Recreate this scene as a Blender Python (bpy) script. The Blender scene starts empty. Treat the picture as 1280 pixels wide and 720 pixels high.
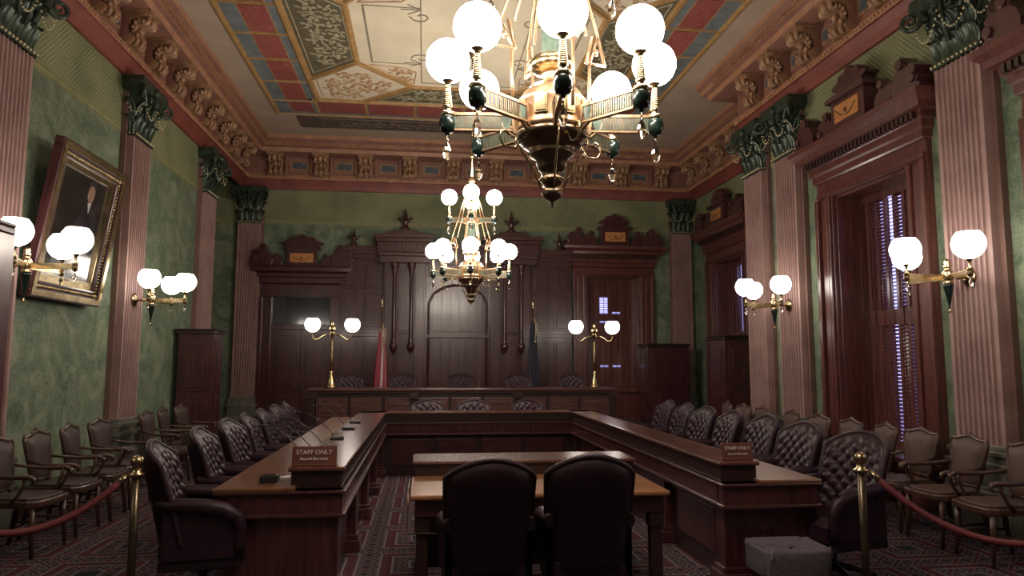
import bpy, math, random
from mathutils import Vector, Matrix
random.seed(7)
C = bpy.context.scene.collection
PI = math.pi
def R(d): return d*PI/180

# ------------------------------------------------------------------ materials
def _mat(name):
    m = bpy.data.materials.new(name); m.use_nodes = True
    nt = m.node_tree; b = nt.nodes['Principled BSDF']
    return m, nt, b
def N(nt, t, **kw):
    n = nt.nodes.new(t)
    for k, v in kw.items():
        if k in n.inputs.keys() if isinstance(k, str) else False: n.inputs[k].default_value = v
        else: setattr(n, k, v)
    return n
def coords(nt, scale=(1,1,1), rot=(0,0,0)):
    tc = nt.nodes.new('ShaderNodeTexCoord'); mp = nt.nodes.new('ShaderNodeMapping')
    mp.inputs['Scale'].default_value = scale; mp.inputs['Rotation'].default_value = rot
    nt.links.new(tc.outputs['Object'], mp.inputs['Vector']); return mp.outputs['Vector']
def ramp(nt, fac, stops, const=False):
    r = nt.nodes.new('ShaderNodeValToRGB'); e = r.color_ramp.elements
    if const: r.color_ramp.interpolation = 'CONSTANT'
    while len(e) < len(stops): e.new(.5)
    for i, (p, c) in enumerate(stops):
        e[i].position = p; e[i].color = (c[0], c[1], c[2], 1)
    nt.links.new(fac, r.inputs['Fac']); return r.outputs['Color']
def mixc(nt, fac, a, b, mode='MIX'):
    n = nt.nodes.new('ShaderNodeMix'); n.data_type = 'RGBA'; n.blend_type = mode
    for s, v in (('Factor', fac), ('A', a), ('B', b)):
        i = [q for q in n.inputs if q.name == s and (q.type == 'RGBA' or s == 'Factor' and q.type == 'VALUE')][0]
        if isinstance(v, (int, float)): i.default_value = v
        elif isinstance(v, tuple): i.default_value = (v[0], v[1], v[2], 1)
        else: nt.links.new(v, i)
    return [o for o in n.outputs if o.type == 'RGBA'][0]
def math_(nt, op, a, b=0.0):
    n = nt.nodes.new('ShaderNodeMath'); n.operation = op
    for i, v in enumerate((a, b)):
        if isinstance(v, (int, float)): n.inputs[i].default_value = v
        else: nt.links.new(v, n.inputs[i])
    return n.outputs[0]
def noise(nt, vec, scale, detail=3, dist=0):
    n = nt.nodes.new('ShaderNodeTexNoise'); n.inputs['Scale'].default_value = scale
    n.inputs['Detail'].default_value = detail; n.inputs['Distortion'].default_value = dist
    nt.links.new(vec, n.inputs['Vector']); return n.outputs['Fac']
def voro(nt, vec, scale, feature='F1', metric='EUCLIDEAN', rnd=1.0):
    n = nt.nodes.new('ShaderNodeTexVoronoi'); n.feature = feature
    if feature == 'F1': n.distance = metric
    n.inputs['Scale'].default_value = scale; n.inputs['Randomness'].default_value = rnd
    nt.links.new(vec, n.inputs['Vector']); return n.outputs['Distance']
def bump(nt, b, h, strength=.3, dist=.01):
    n = nt.nodes.new('ShaderNodeBump'); n.inputs['Strength'].default_value = strength
    n.inputs['Distance'].default_value = dist
    nt.links.new(h, n.inputs['Height']); nt.links.new(n.outputs[0], b.inputs['Normal'])
def m_noise(name, c1, c2, rough=.5, metal=0, scale=8, stretch=(1,1,1), bmp=0, coat=0, spec=.5):
    m, nt, b = _mat(name)
    f = noise(nt, coords(nt, stretch), scale, 4)
    nt.links.new(ramp(nt, f, [(.35, c1), (.65, c2)]), b.inputs['Base Color'])
    b.inputs['Roughness'].default_value = rough; b.inputs['Metallic'].default_value = metal
    b.inputs['Coat Weight'].default_value = coat; b.inputs['Coat Roughness'].default_value = .15
    b.inputs['Specular IOR Level'].default_value = spec
    if bmp: bump(nt, b, f, bmp)
    return m
def m_wood(name, c1, c2, rough=.28, coat=.4, stretch=(14,14,1.2)):
    m, nt, b = _mat(name)
    v = coords(nt, stretch); f = noise(nt, v, 2.2, 6, .6)
    nt.links.new(ramp(nt, f, [(.3, c1), (.7, c2)]), b.inputs['Base Color'])
    b.inputs['Roughness'].default_value = rough
    b.inputs['Coat Weight'].default_value = coat; b.inputs['Coat Roughness'].default_value = .18
    return m
def m_wall():
    m, nt, b = _mat('green_damask_paper')
    v = coords(nt)
    f = noise(nt, v, 2.6, 8, 1.2)
    base = ramp(nt, f, [(.32, (.072,.105,.066)), (.5, (.122,.17,.108)), (.66, (.22,.26,.172))])
    w = noise(nt, v, 7, 3, 2.5)
    lace = ramp(nt, w, [(.44, (0,0,0)), (.5, (1,1,1)), (.56, (0,0,0))])
    c = mixc(nt, math_(nt, 'MULTIPLY', lace, .5), base, (.27,.295,.215))
    ring = voro(nt, v, 1.7, rnd=.25)
    rr = ramp(nt, ring, [(.0, (.3,.3,.3)), (.12, (0,0,0)), (.2, (.55,.55,.55)), (.26, (0,0,0)), (.31, (.4,.4,.4)), (.37, (0,0,0))])
    c = mixc(nt, math_(nt, 'MULTIPLY', rr, .6), c, (.25,.275,.2))
    nt.links.new(c, b.inputs['Base Color']); b.inputs['Roughness'].default_value = .6
    b.inputs['Specular IOR Level'].default_value = .25
    return m
def m_weave():
    m, nt, b = _mat('olive_basket_paper')
    tc = nt.nodes.new('ShaderNodeTexCoord'); s = nt.nodes.new('ShaderNodeSeparateXYZ')
    nt.links.new(tc.outputs['Object'], s.inputs[0])
    u = math_(nt, 'ADD', s.outputs[0], s.outputs[1]); z = s.outputs[2]
    a = math_(nt, 'ADD', u, z); d = math_(nt, 'SUBTRACT', u, z)
    k = .30
    ia = math_(nt, 'FLOOR', math_(nt, 'DIVIDE', u, k)); iz = math_(nt, 'FLOOR', math_(nt, 'DIVIDE', z, k))
    par = math_(nt, 'MODULO', math_(nt, 'ABSOLUTE', math_(nt, 'ADD', ia, iz)), 2.0)
    sa = math_(nt, 'SINE', math_(nt, 'MULTIPLY', a, 95)); sd = math_(nt, 'SINE', math_(nt, 'MULTIPLY', d, 95))
    st = math_(nt, 'ADD', math_(nt, 'MULTIPLY', sa, par), math_(nt, 'MULTIPLY', sd, math_(nt, 'SUBTRACT', 1.0, par)))
    st = math_(nt, 'ADD', math_(nt, 'MULTIPLY', st, .5), .5)
    nz = noise(nt, tc.outputs['Object'], 1.6, 3)
    base = ramp(nt, nz, [(.35, (.10,.125,.065)), (.65, (.165,.18,.095))])
    c = mixc(nt, math_(nt, 'MULTIPLY', math_(nt, 'MULTIPLY', st, 1.3), nz), base, (.33,.33,.19))
    nt.links.new(c, b.inputs['Base Color']); b.inputs['Roughness'].default_value = .6
    b.inputs['Specular IOR Level'].default_value = .25
    return m
def m_vine(name, bg, bg2, l1, l2, scale=3.0, thick=.06, rough=.6):
    """painted scrollwork: warped contour lines over a mottled ground"""
    m, nt, b = _mat(name)
    v = coords(nt)
    f = noise(nt, v, scale, 2, 2.2); g = noise(nt, v, scale*2.3, 2, 1.4)
    base = ramp(nt, noise(nt, v, 1.2, 3), [(.35, bg), (.65, bg2)])
    k1 = ramp(nt, f, [(.5-thick, (0,0,0)), (.5, (1,1,1)), (.5+thick, (0,0,0))])
    k2 = ramp(nt, g, [(.56-thick, (0,0,0)), (.56, (1,1,1)), (.56+thick, (0,0,0))])
    c = mixc(nt, k2, base, l2); c = mixc(nt, k1, c, l1)
    nt.links.new(c, b.inputs['Base Color']); b.inputs['Roughness'].default_value = rough
    return m
def m_carpet():
    m, nt, b = _mat('patterned_carpet')
    v = coords(nt, (1,1,0))
    red=(.06,.010,.013); navy=(.010,.012,.022); cream=(.15,.135,.15); dk=(.010,.008,.011); mar=(.03,.008,.011)
    d1 = voro(nt, v, 1.2, metric='CHEBYCHEV', rnd=0)
    d2 = voro(nt, v, 5.8, metric='MANHATTAN', rnd=0)
    d3 = voro(nt, v, 17.4, metric='EUCLIDEAN', rnd=0)
    big = ramp(nt, d1, [(0, navy), (.10, cream), (.125, mar), (.22, dk), (.26, cream), (.285, red), (.38, cream), (.405, dk), (.46, mar)], True)
    med = ramp(nt, d2, [(0, cream), (.12, navy), (.3, cream), (.38, red), (.62, cream), (.7, dk)], True)
    sm = ramp(nt, d3, [(0, (1,1,1)), (.25, (0,0,0)), (.42, (1,1,1)), (.5, (0,0,0))], True)
    zone = ramp(nt, d1, [(0, (0,0,0)), (.125, (1,1,1)), (.25, (0,0,0)), (.4, (1,1,1))], True)
    c = mixc(nt, math_(nt, 'MULTIPLY', zone, .85), big, med)
    c = mixc(nt, math_(nt, 'MULTIPLY', sm, .25), c, cream)
    nt.links.new(c, b.inputs['Base Color']); b.inputs['Roughness'].default_value = .95
    b.inputs['Specular IOR Level'].default_value = .1
    bump(nt, b, noise(nt, v, 300, 2), .25, .004)
    return m
def m_emit(name, col, s):
    m, nt, b = _mat(name)
    b.inputs['Base Color'].default_value = (.9,.88,.85,1)
    b.inputs['Emission Color'].default_value = (*col, 1); b.inputs['Emission Strength'].default_value = s
    b.inputs['Roughness'].default_value = .3
    return m
def m_flag():
    m, nt, b = _mat('striped_flag_cloth')
    s = nt.nodes.new('ShaderNodeSeparateXYZ'); tc = nt.nodes.new('ShaderNodeTexCoord')
    nt.links.new(tc.outputs['UV'], s.inputs[0])
    w = math_(nt, 'SINE', math_(nt, 'ADD', math_(nt, 'MULTIPLY', s.outputs[0], 14*PI), math_(nt, 'MULTIPLY', s.outputs[1], 3)))
    c = ramp(nt, math_(nt, 'ADD', math_(nt, 'MULTIPLY', w, .5), .5), [(0, (.26,.02,.035)), (.5, (.45,.40,.40))], True)
    nt.links.new(c, b.inputs['Base Color']); b.inputs['Roughness'].default_value = .7
    return m
def m_glass(name, col, rough=.05):
    m, nt, b = _mat(name)
    b.inputs['Base Color'].default_value = (*col, 1); b.inputs['Transmission Weight'].default_value = 1
    b.inputs['Roughness'].default_value = rough; b.inputs['IOR'].default_value = 1.45
    return m

EMIT = 10.0
M = dict(
 mahog = m_wood('mahogany', (.034,.010,.012), (.088,.027,.028), .3, .5),
 mahog_x = m_wood('mahogany_horizontal', (.034,.010,.012), (.088,.027,.028), .3, .5, (1.2,14,14)),
 bench = m_wood('bench_wood', (.045,.018,.016), (.12,.048,.038), .35, .4, (1.2,14,14)),
 case = m_wood('window_casing_wood', (.06,.017,.015), (.15,.045,.036), .3, .5),
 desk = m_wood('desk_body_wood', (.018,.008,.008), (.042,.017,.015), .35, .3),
 desktop = m_wood('desk_top_wood', (.11,.042,.022), (.2,.085,.045), .3, .35, (10,1.2,10)),
 tabletop = m_wood('honey_table_wood', (.2,.085,.035), (.32,.14,.06), .3, .5, (1.2,10,10)),
 ledge = m_wood('desk_ledge_wood', (.07,.024,.018), (.13,.046,.032), .25, .5, (10,1.2,10)),
 chairwood = m_wood('chair_wood', (.045,.02,.014), (.085,.04,.027), .35, .3),
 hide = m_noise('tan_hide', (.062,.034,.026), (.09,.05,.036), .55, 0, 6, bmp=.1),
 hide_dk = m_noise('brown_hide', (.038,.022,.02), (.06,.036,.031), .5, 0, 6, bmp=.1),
 leather = m_noise('oxblood_leather', (.017,.006,.011), (.032,.011,.019), .46, 0, 30, bmp=.05, coat=.0, spec=.33),
 leather_back = m_noise('dark_leather', (.015,.007,.010), (.023,.010,.015), .46, 0, 30, bmp=.05, coat=.0, spec=.35),
 wall = m_wall(), weave = m_weave(), carpet = m_carpet(),
 pink = m_noise('dusty_pink_paint', (.27,.165,.15), (.35,.22,.20), .5, 0, 3, bmp=.05),
 pinkdk = m_noise('dark_pink_paint', (.15,.085,.07), (.2,.11,.09), .55, 0, 3),  # darker brownish pink of the wider strip behind each pilaster shaft
 base = m_noise('grey_green_marble', (.10,.11,.09), (.21,.19,.155), .4, 0, 5, coat=.2),
 capital = m_noise('dark_green_bronze', (.020,.033,.023), (.06,.085,.058), .33, .35, 14, bmp=.15),
 bead = m_noise('cream_gilt', (.5,.43,.25), (.7,.62,.4), .35, .2, 20),
 gilt = m_noise('dull_gilt', (.26,.14,.085), (.40,.235,.13), .45, .1, 9, bmp=.2),
 corn = m_noise('terracotta_paint', (.22,.10,.075), (.30,.145,.105), .5, 0, 3, bmp=.1),
 cornred = m_noise('brick_red_paint', (.17,.04,.03), (.23,.06,.045), .5, 0, 3),
 corn_or = m_noise('ochre_orange_paint', (.34,.165,.095), (.44,.23,.13), .5, 0, 6, bmp=.1),
 frz = m_noise('slate_blue_paint', (.045,.065,.08), (.12,.14,.15), .5, 0, 9),
 dkleaf = m_noise('dark_panel_leaf', (.13,.10,.08), (.18,.14,.11), .6, 0, 5),
 tan = m_noise('tan_plaster', (.42,.33,.25), (.48,.38,.29), .6, 0, 2),
 cred = m_vine('red_panel_paint', (.27,.065,.06), (.33,.085,.075), (.4,.13,.10), (.22,.05,.05), 5, .05),
 cblue = m_noise('dusty_blue_paint', (.13,.155,.17), (.2,.23,.24), .6, 0, 4),
 cgold = m_noise('ochre_gold_rib', (.38,.22,.08), (.50,.31,.13), .45, .1, 8, bmp=.1),
 colive = m_noise('olive_leaf_panel', (.10,.085,.05), (.15,.125,.075), .6, 0, 4), olleaf = m_noise('olive_leaf', (.30,.27,.17), (.42,.38,.25), .6, 0, 6), tanleaf = m_noise('ochre_leaf', (.42,.25,.11), (.58,.40,.22), .6, 0, 6),
 cdark = m_vine('dark_scroll_panel', (.07,.045,.04), (.1,.065,.055), (.17,.12,.09), (.13,.09,.07), 4, .06),
 ccream = m_noise('cream_plaster', (.70,.62,.45), (.78,.70,.53), .6, 0, 2),
 cvine = m_noise('cream_vine_panel', (.70,.62,.48), (.78,.70,.55), .6, 0, 3),
 cline = m_noise('painted_grey_line', (.25,.22,.15), (.3,.26,.18), .6, 0, 4),
 brass = m_noise('aged_brass', (.36,.27,.14), (.56,.44,.26), .26, 1, 12),
 brassdk = m_noise('dark_brass', (.15,.105,.07), (.25,.18,.12), .3, 1, 12),
 copper = m_noise('copper_gold', (.30,.19,.11), (.45,.30,.18), .38, .85, 12),
 teal = m_noise('dark_teal_enamel', (.006,.014,.012), (.012,.027,.023), .2, .2, 10, coat=.5),
 tealp = m_noise('teal_panel', (.07,.10,.08), (.12,.17,.135), .35, .2, 20),
 globe = m_emit('lit_opal_glass', (1,.9,.8), EMIT),
 globe_ch = m_emit('lit_opal_glass_bright', (1,.88,.76), 44.0),
 crystal = m_glass('cut_crystal', (1,.93,.8)),
 navy = m_noise('navy_cloth', (.008,.009,.018), (.014,.016,.03), .7, 0, 6),
 flag = m_flag(),
 plaque = m_noise('orange_plaque', (.45,.19,.06), (.6,.28,.1), .4, .2, 20),
 plaquedk = m_noise('plaque_ornament', (.16,.07,.03), (.2,.09,.04), .5, 0, 20),
 rope = m_noise('crimson_velvet', (.085,.006,.010), (.13,.010,.016), .7, 0, 40, bmp=.2),
 signm = m_noise('sign_mahogany', (.11,.035,.025), (.15,.05,.035), .4, 0, 8),
 lettering = m_noise('sign_letters', (.62,.54,.48), (.68,.6,.53), .5),
 paper = m_noise('white_paper', (.75,.75,.74), (.8,.8,.79), .7),
 black = m_noise('black_plastic', (.012,.012,.014), (.02,.02,.022), .4),
 binm = m_noise('grey_bin_plastic', (.05,.045,.045), (.07,.065,.06), .5),
 oil_bg = m_noise('painting_ground', (.012,.011,.010), (.03,.025,.02), .12, 0, 3, coat=1),
 oil_black = m_noise('painting_black', (.012,.012,.014), (.045,.045,.055), .12, 0, 4, coat=1),
 oil_grey = m_noise('painting_grey', (.035,.035,.045), (.15,.15,.17), .12, 0, 3, coat=1),
 oil_skin = m_noise('painting_skin', (.32,.18,.12), (.42,.26,.19), .2, 0, 6, coat=1),
 oil_white = m_noise('painting_white', (.5,.48,.45), (.6,.58,.55), .2, 0, 6),
 darkglass = m_noise('dark_transom_glass', (.01,.012,.02), (.022,.026,.04), .08, 0, 2, coat=1),
 postm = m_noise('dim_bronze_post', (.10,.075,.05),(.16,.12,.08), .3, .8, 12),
 white = m_noise('white_plaster', (.5,.5,.45), (.55,.55,.5), .7),
)
def bagmat():
    m, nt, b = _mat('clear_bin_liner')
    b.inputs['Base Color'].default_value = (.19,.16,.19,1); b.inputs['Roughness'].default_value = .25
    b.inputs['Transmission Weight'].default_value = .35; b.inputs['IOR'].default_value = 1.1
    f = noise(nt, coords(nt), 14, 4, 1.5); bump(nt, b, f, .4, .02)
    return m
M['bag'] = bagmat()

# ------------------------------------------------------------------ mesh builder
class MB:
    def __init__(s): s.v=[]; s.f=[]; s.m=[]; s.s=[]; s.M=Matrix.Identity(4)
    def add(s, vs, fs, m=0, sm=False):
        o=len(s.v); s.v += [tuple(s.M @ Vector(p)) for p in vs]
        for f in fs: s.f.append(tuple(i+o for i in f)); s.m.append(m); s.s.append(sm)
    def bx(s, x0,x1,y0,y1,z0,z1, m=0):
        s.add([(x,y,z) for z in (z0,z1) for y in (y0,y1) for x in (x0,x1)],
              [(0,2,3,1),(4,5,7,6),(0,1,5,4),(2,6,7,3),(0,4,6,2),(1,3,7,5)], m)
    def box(s, c, d, m=0, rot=None):
        K=s.M; s.M = K @ Matrix.Translation(c) @ (rot.to_4x4() if rot else Matrix.Identity(4))
        a,b,e=[q/2 for q in d]; s.bx(-a,a,-b,b,-e,e,m); s.M=K
    def tube(s, pts, r, n=8, m=0, cap=True, sm=True, flat=1.0):
        pts=[Vector(p) for p in pts]; L=len(pts); rr = r if isinstance(r,(list,tuple)) else [r]*L
        vs=[]; up=Vector((0,0,1)); prev=None
        for i,p in enumerate(pts):
            t=(pts[min(i+1,L-1)]-pts[max(i-1,0)])
            if t.length<1e-9: t=Vector((0,0,1))
            t.normalize()
            if prev is None:
                a = up if abs(t.z)<.9 else Vector((1,0,0)); x=t.cross(a).normalized()
            else:
                x = prev - t*prev.dot(t)
                if x.length<1e-6: x=t.cross(Vector((1,0,0)))
                x.normalize()
            y=t.cross(x); prev=x
            for k in range(n):
                a=2*PI*k/n; vs.append(p + x*math.cos(a)*rr[i] + y*math.sin(a)*rr[i]*flat)
        fs=[(i*n+k, i*n+(k+1)%n, (i+1)*n+(k+1)%n, (i+1)*n+k) for i in range(L-1) for k in range(n)]
        s.add(vs,fs,m,sm)
        if cap:
            o=len(s.v)-len(vs)
            s.f += [tuple(o+k for k in range(n))[::-1], tuple(o+(L-1)*n+k for k in range(n))]; s.m += [m,m]; s.s += [False,False]
    def lathe(s, prof, n=16, c=(0,0,0), m=0, sm=True):
        vs=[]; fs=[]
        for r,z in prof:
            r=max(r,1e-4)
            for k in range(n): a=2*PI*k/n; vs.append((c[0]+r*math.cos(a), c[1]+r*math.sin(a), c[2]+z))
        for i in range(len(prof)-1):
            for k in range(n): fs.append((i*n+k, i*n+(k+1)%n, (i+1)*n+(k+1)%n, (i+1)*n+k))
        s.add(vs,fs,m,sm); o=len(s.v)-len(vs); L=len(prof)
        s.f += [tuple(o+k for k in range(n))[::-1], tuple(o+(L-1)*n+k for k in range(n))]; s.m += [m,m]; s.s += [False,False]
    def sphere(s, c, r, n=12, m=0, sq=1.0):
        h=n//2
        s.lathe([(r*math.sin(PI*i/h), -r*sq*math.cos(PI*i/h)) for i in range(h+1)], n, c, m)
    def prism(s, poly, ax, d0, d1, m=0, sm=False):
        """poly in the two other axes, extruded along ax"""
        n=len(poly); vs=[]
        for d in (d0,d1):
            for a,b in poly: vs.append({'x':(d,a,b),'y':(a,d,b),'z':(a,b,d)}[ax])
        s.add(vs,[tuple(range(n))[::-1],tuple(range(n,2*n))],m,False)
        o=len(s.v)-2*n
        for k in range(n):
            s.f.append((o+k,o+(k+1)%n,o+n+(k+1)%n,o+n+k)); s.m.append(m); s.s.append(sm)
    def grid(s, fn, nu, nv, m=0, sm=True):
        vs=[fn(i/nu, j/nv) for j in range(nv+1) for i in range(nu+1)]
        w=nu+1
        s.add(vs,[(j*w+i,j*w+i+1,(j+1)*w+i+1,(j+1)*w+i) for j in range(nv) for i in range(nu)],m,sm)
    def build(s, name, mats, parent=None, bevel=0, uv=False):
        me=bpy.data.meshes.new(name); me.from_pydata(s.v,[],s.f)
        if not isinstance(mats,(list,tuple)): mats=[mats]
        for q in mats: me.materials.append(M[q] if isinstance(q,str) else q)
        me.polygons.foreach_set('material_index', s.m); me.polygons.foreach_set('use_smooth', s.s)
        me.update()
        import bmesh
        bm=bmesh.new(); bm.from_mesh(me); bmesh.ops.recalc_face_normals(bm, faces=bm.faces); bm.to_mesh(me); bm.free()
        o=bpy.data.objects.new(name, me); C.objects.link(o)
        if parent: o.parent=parent
        if bevel:
            b=o.modifiers.new('bevel','BEVEL'); b.width=bevel; b.segments=2; b.limit_method='ANGLE'; b.angle_limit=R(40)
        return o
def thing(name, label, cat, loc=(0,0,0), rz=0, group=None):
    o=bpy.data.objects.new(name,None); C.objects.link(o); o.empty_display_size=.1
    o.location=loc; o.rotation_euler=(0,0,rz); o['label']=label; o['category']=cat
    if group: o['group']=group
    return o
def tag(o, label, cat, group=None):
    o['label']=label; o['category']=cat
    if group: o['group']=group
    return o
def struct(o, label=None, cat=None):
    o['kind']='structure'
    if label: o['label']=label
    if cat: o['category']=cat
    return o
def dup(root, loc, rz, label=None, group=None, scale=None):
    def cp(o, par):
        c=o.copy(); C.objects.link(c)
        if par: c.parent=par
        for ch in list(o.children): cp(ch, c)
        return c
    r=cp(root,None); r.location=loc; r.rotation_euler=(0,0,rz)
    if scale: r.scale=scale
    if label: r['label']=label
    if group: r['group']=group
    return r

# ------------------------------------------------------------------ room numbers
XL, XR = -4.09, 5.38           # main side walls
RL, RR = -5.04, 6.33           # recessed side walls near the back
YLB, YRB = 13.72, 11.02        # where the recesses start
YB, YF, ZC = 16.0, -3.0, 6.5
BELT = 4.66
CX = .67

def wall_cells(mb, u0,u1,z0,z1,holes,fn):
    us=sorted({u0,u1,*[h[0] for h in holes],*[h[1] for h in holes]}); zs=sorted({z0,BELT,z1,*[h[2] for h in holes],*[h[3] for h in holes]})
    for a,b in zip(us,us[1:]):
        for c,d in zip(zs,zs[1:]):
            if any(h[0]<=a and b<=h[1] and h[2]<=c and d<=h[3] for h in holes): continue
            fn(a,b,c,d, 1 if c>=BELT-1e-6 else 0)
W0,W1 = .55,3.78              # window opening heights
wins_r=[(7.1,8.55),(3.75,5.2)]
mb=MB(); wall_cells(mb,YF,YRB,0,ZC,[(a,b,W0,W1) for a,b in wins_r],lambda a,b,c,d,m: mb.bx(XR,XR+.5,a,b,c,d,m))
mb.bx(XR,RR,YRB-.25,YRB,0,BELT,0); mb.bx(XR,RR,YRB-.25,YRB,BELT,ZC,1)
wall_cells(mb,YRB,YB,0,ZC,[(13.3,14.75,W0,W1)],lambda a,b,c,d,m: mb.bx(RR,RR+.4,a,b,c,d,m))
struct(mb.build('wall_right',['wall','weave']))
mb=MB(); wall_cells(mb,YF,YLB,0,ZC,[],lambda a,b,c,d,m: mb.bx(XL-.5,XL,a,b,c,d,m))
mb.bx(RL,XL,YLB-.25,YLB,0,BELT,0); mb.bx(RL,XL,YLB-.25,YLB,BELT,ZC,1)
wall_cells(mb,YLB,YB,0,ZC,[],lambda a,b,c,d,m: mb.bx(RL-.4,RL,a,b,c,d,m))
struct(mb.build('wall_left',['wall','weave']))
mb=MB(); wall_cells(mb,RL-.4,RR+.4,0,ZC,[(3.72,4.98,.95,3.6)],lambda a,b,c,d,m: mb.bx(a,b,YB,YB+.4,c,d,m))
struct(mb.build('wall_back',['wall','weave']))
mb=MB(); wall_cells(mb,XL-.5,XR+.5,0,ZC,[],lambda a,b,c,d,m: mb.bx(a,b,YF-.3,YF,c,d,m))
struct(mb.build('wall_front',['wall','weave']))
mb=MB(); mb.bx(RL-.5,RR+.5,YF-.3,YB+.5,-.2,0); struct(mb.build('floor','carpet'))

# ---- belt border (gold line on the paper) and baseboards
tn=[0]
def trim(mb, mats, label=None, **k):
    tn[0]+=1; return struct(mb.build('trim_%d'%tn[0], mats, **k))
mb=MB()
for dz,h in ((0,.05),(.065,.012),(-.03,.012)):
    mb.bx(XR-.006,XR+.02,YF,YRB,BELT+dz,BELT+dz+h); mb.bx(XL-.02,XL+.006,YF,YLB,BELT+dz,BELT+dz+h)
    mb.bx(RL,RR,YB-.006,YB+.02,BELT+dz,BELT+dz+h); mb.bx(RR-.006,RR+.02,YRB,YB,BELT+dz,BELT+dz+h); mb.bx(RL-.02,RL+.006,YLB,YB,BELT+dz,BELT+dz+h)
M['belt']=m_noise('belt_gold', (.2,.2,.085),(.27,.26,.12),.5)
trim(mb,'belt')
def baseboard(name, f):
    mb=MB(); f(mb); struct(mb.build(name,'desk'))
baseboard('baseboard_right', lambda mb:(mb.bx(XR-.05,XR,YF,YRB,0,.26),mb.bx(XR-.03,XR,YF,YRB,.26,.3)))
baseboard('baseboard_left', lambda mb:(mb.bx(XL,XL+.05,YF,YLB,0,.26),mb.bx(XL,XL+.03,YF,YLB,.26,.3)))

# ------------------------------------------------------------------ cornice
PROF=[(0,5.42),(.05,5.42),(.08,5.52),(.13,5.62),(.16,5.63),(.17,5.70),(.13,5.72),(.13,5.75),(.11,5.77),(.11,6.14),(.16,6.15),(.40,6.16),(.47,6.17),(.50,6.25),(.57,6.28),(.59,6.36),(.65,6.42),(.66,6.5),(0,6.5)]
# material per profile step: brick red, orange ledge, terracotta frieze, crown
PM=[1,1,1,1,2,2,2,0,0,0,0,0,2,0,2,0,2,0,0]
def cornice(p0, p1, out, e0=0, e1=0):
    """run from p0 to p1, profile offset along out; e0/e1 = +1 inner mitre, -1 outer mitre"""
    mb=MB(); p0=Vector((*p0,0)); p1=Vector((*p1,0)); out=Vector((*out,0)); d=(p1-p0).normalized()
    n=len(PROF); vs=[]
    for p,e,sg in ((p0,e0,1),(p1,e1,-1)):
        for o,z in PROF: vs.append(p + out*o + d*(o*e*sg) + Vector((0,0,z)))
    for k in range(n):
        mb.add([vs[k],vs[(k+1)%n],vs[n+(k+1)%n],vs[n+k]],[(0,1,2,3)],PM[k])
    mb.f.append(()) if False else None
    r=trim(mb,['corn','cornred','corn_or'])
    # egg and dentil courses
    L=(p1-p0).length; eg=MB(); rz=math.atan2(d.y,d.x)
    step=.07; i0=.7*e0 if e0>0 else 0
    k=0
    q=max(0,.2*e0)
    while q<L-max(0,.2*e1):
        c=p0+d*q+out*.168; eg.sphere((c.x,c.y,5.665),.024,6,0); q+=step
    q=max(0,.62*e0)
    while q<L-max(0,.62*e1):
        c=p0+d*q+out*.60; eg.box((c.x,c.y,6.31),(.03,.05,.05),0,Matrix.Rotation(rz,3,'Z')); q+=.06
    eg.build('egg_moulding','corn_or',r)
    return r,p0,p1,d,out,L
corbel_me=None
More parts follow.
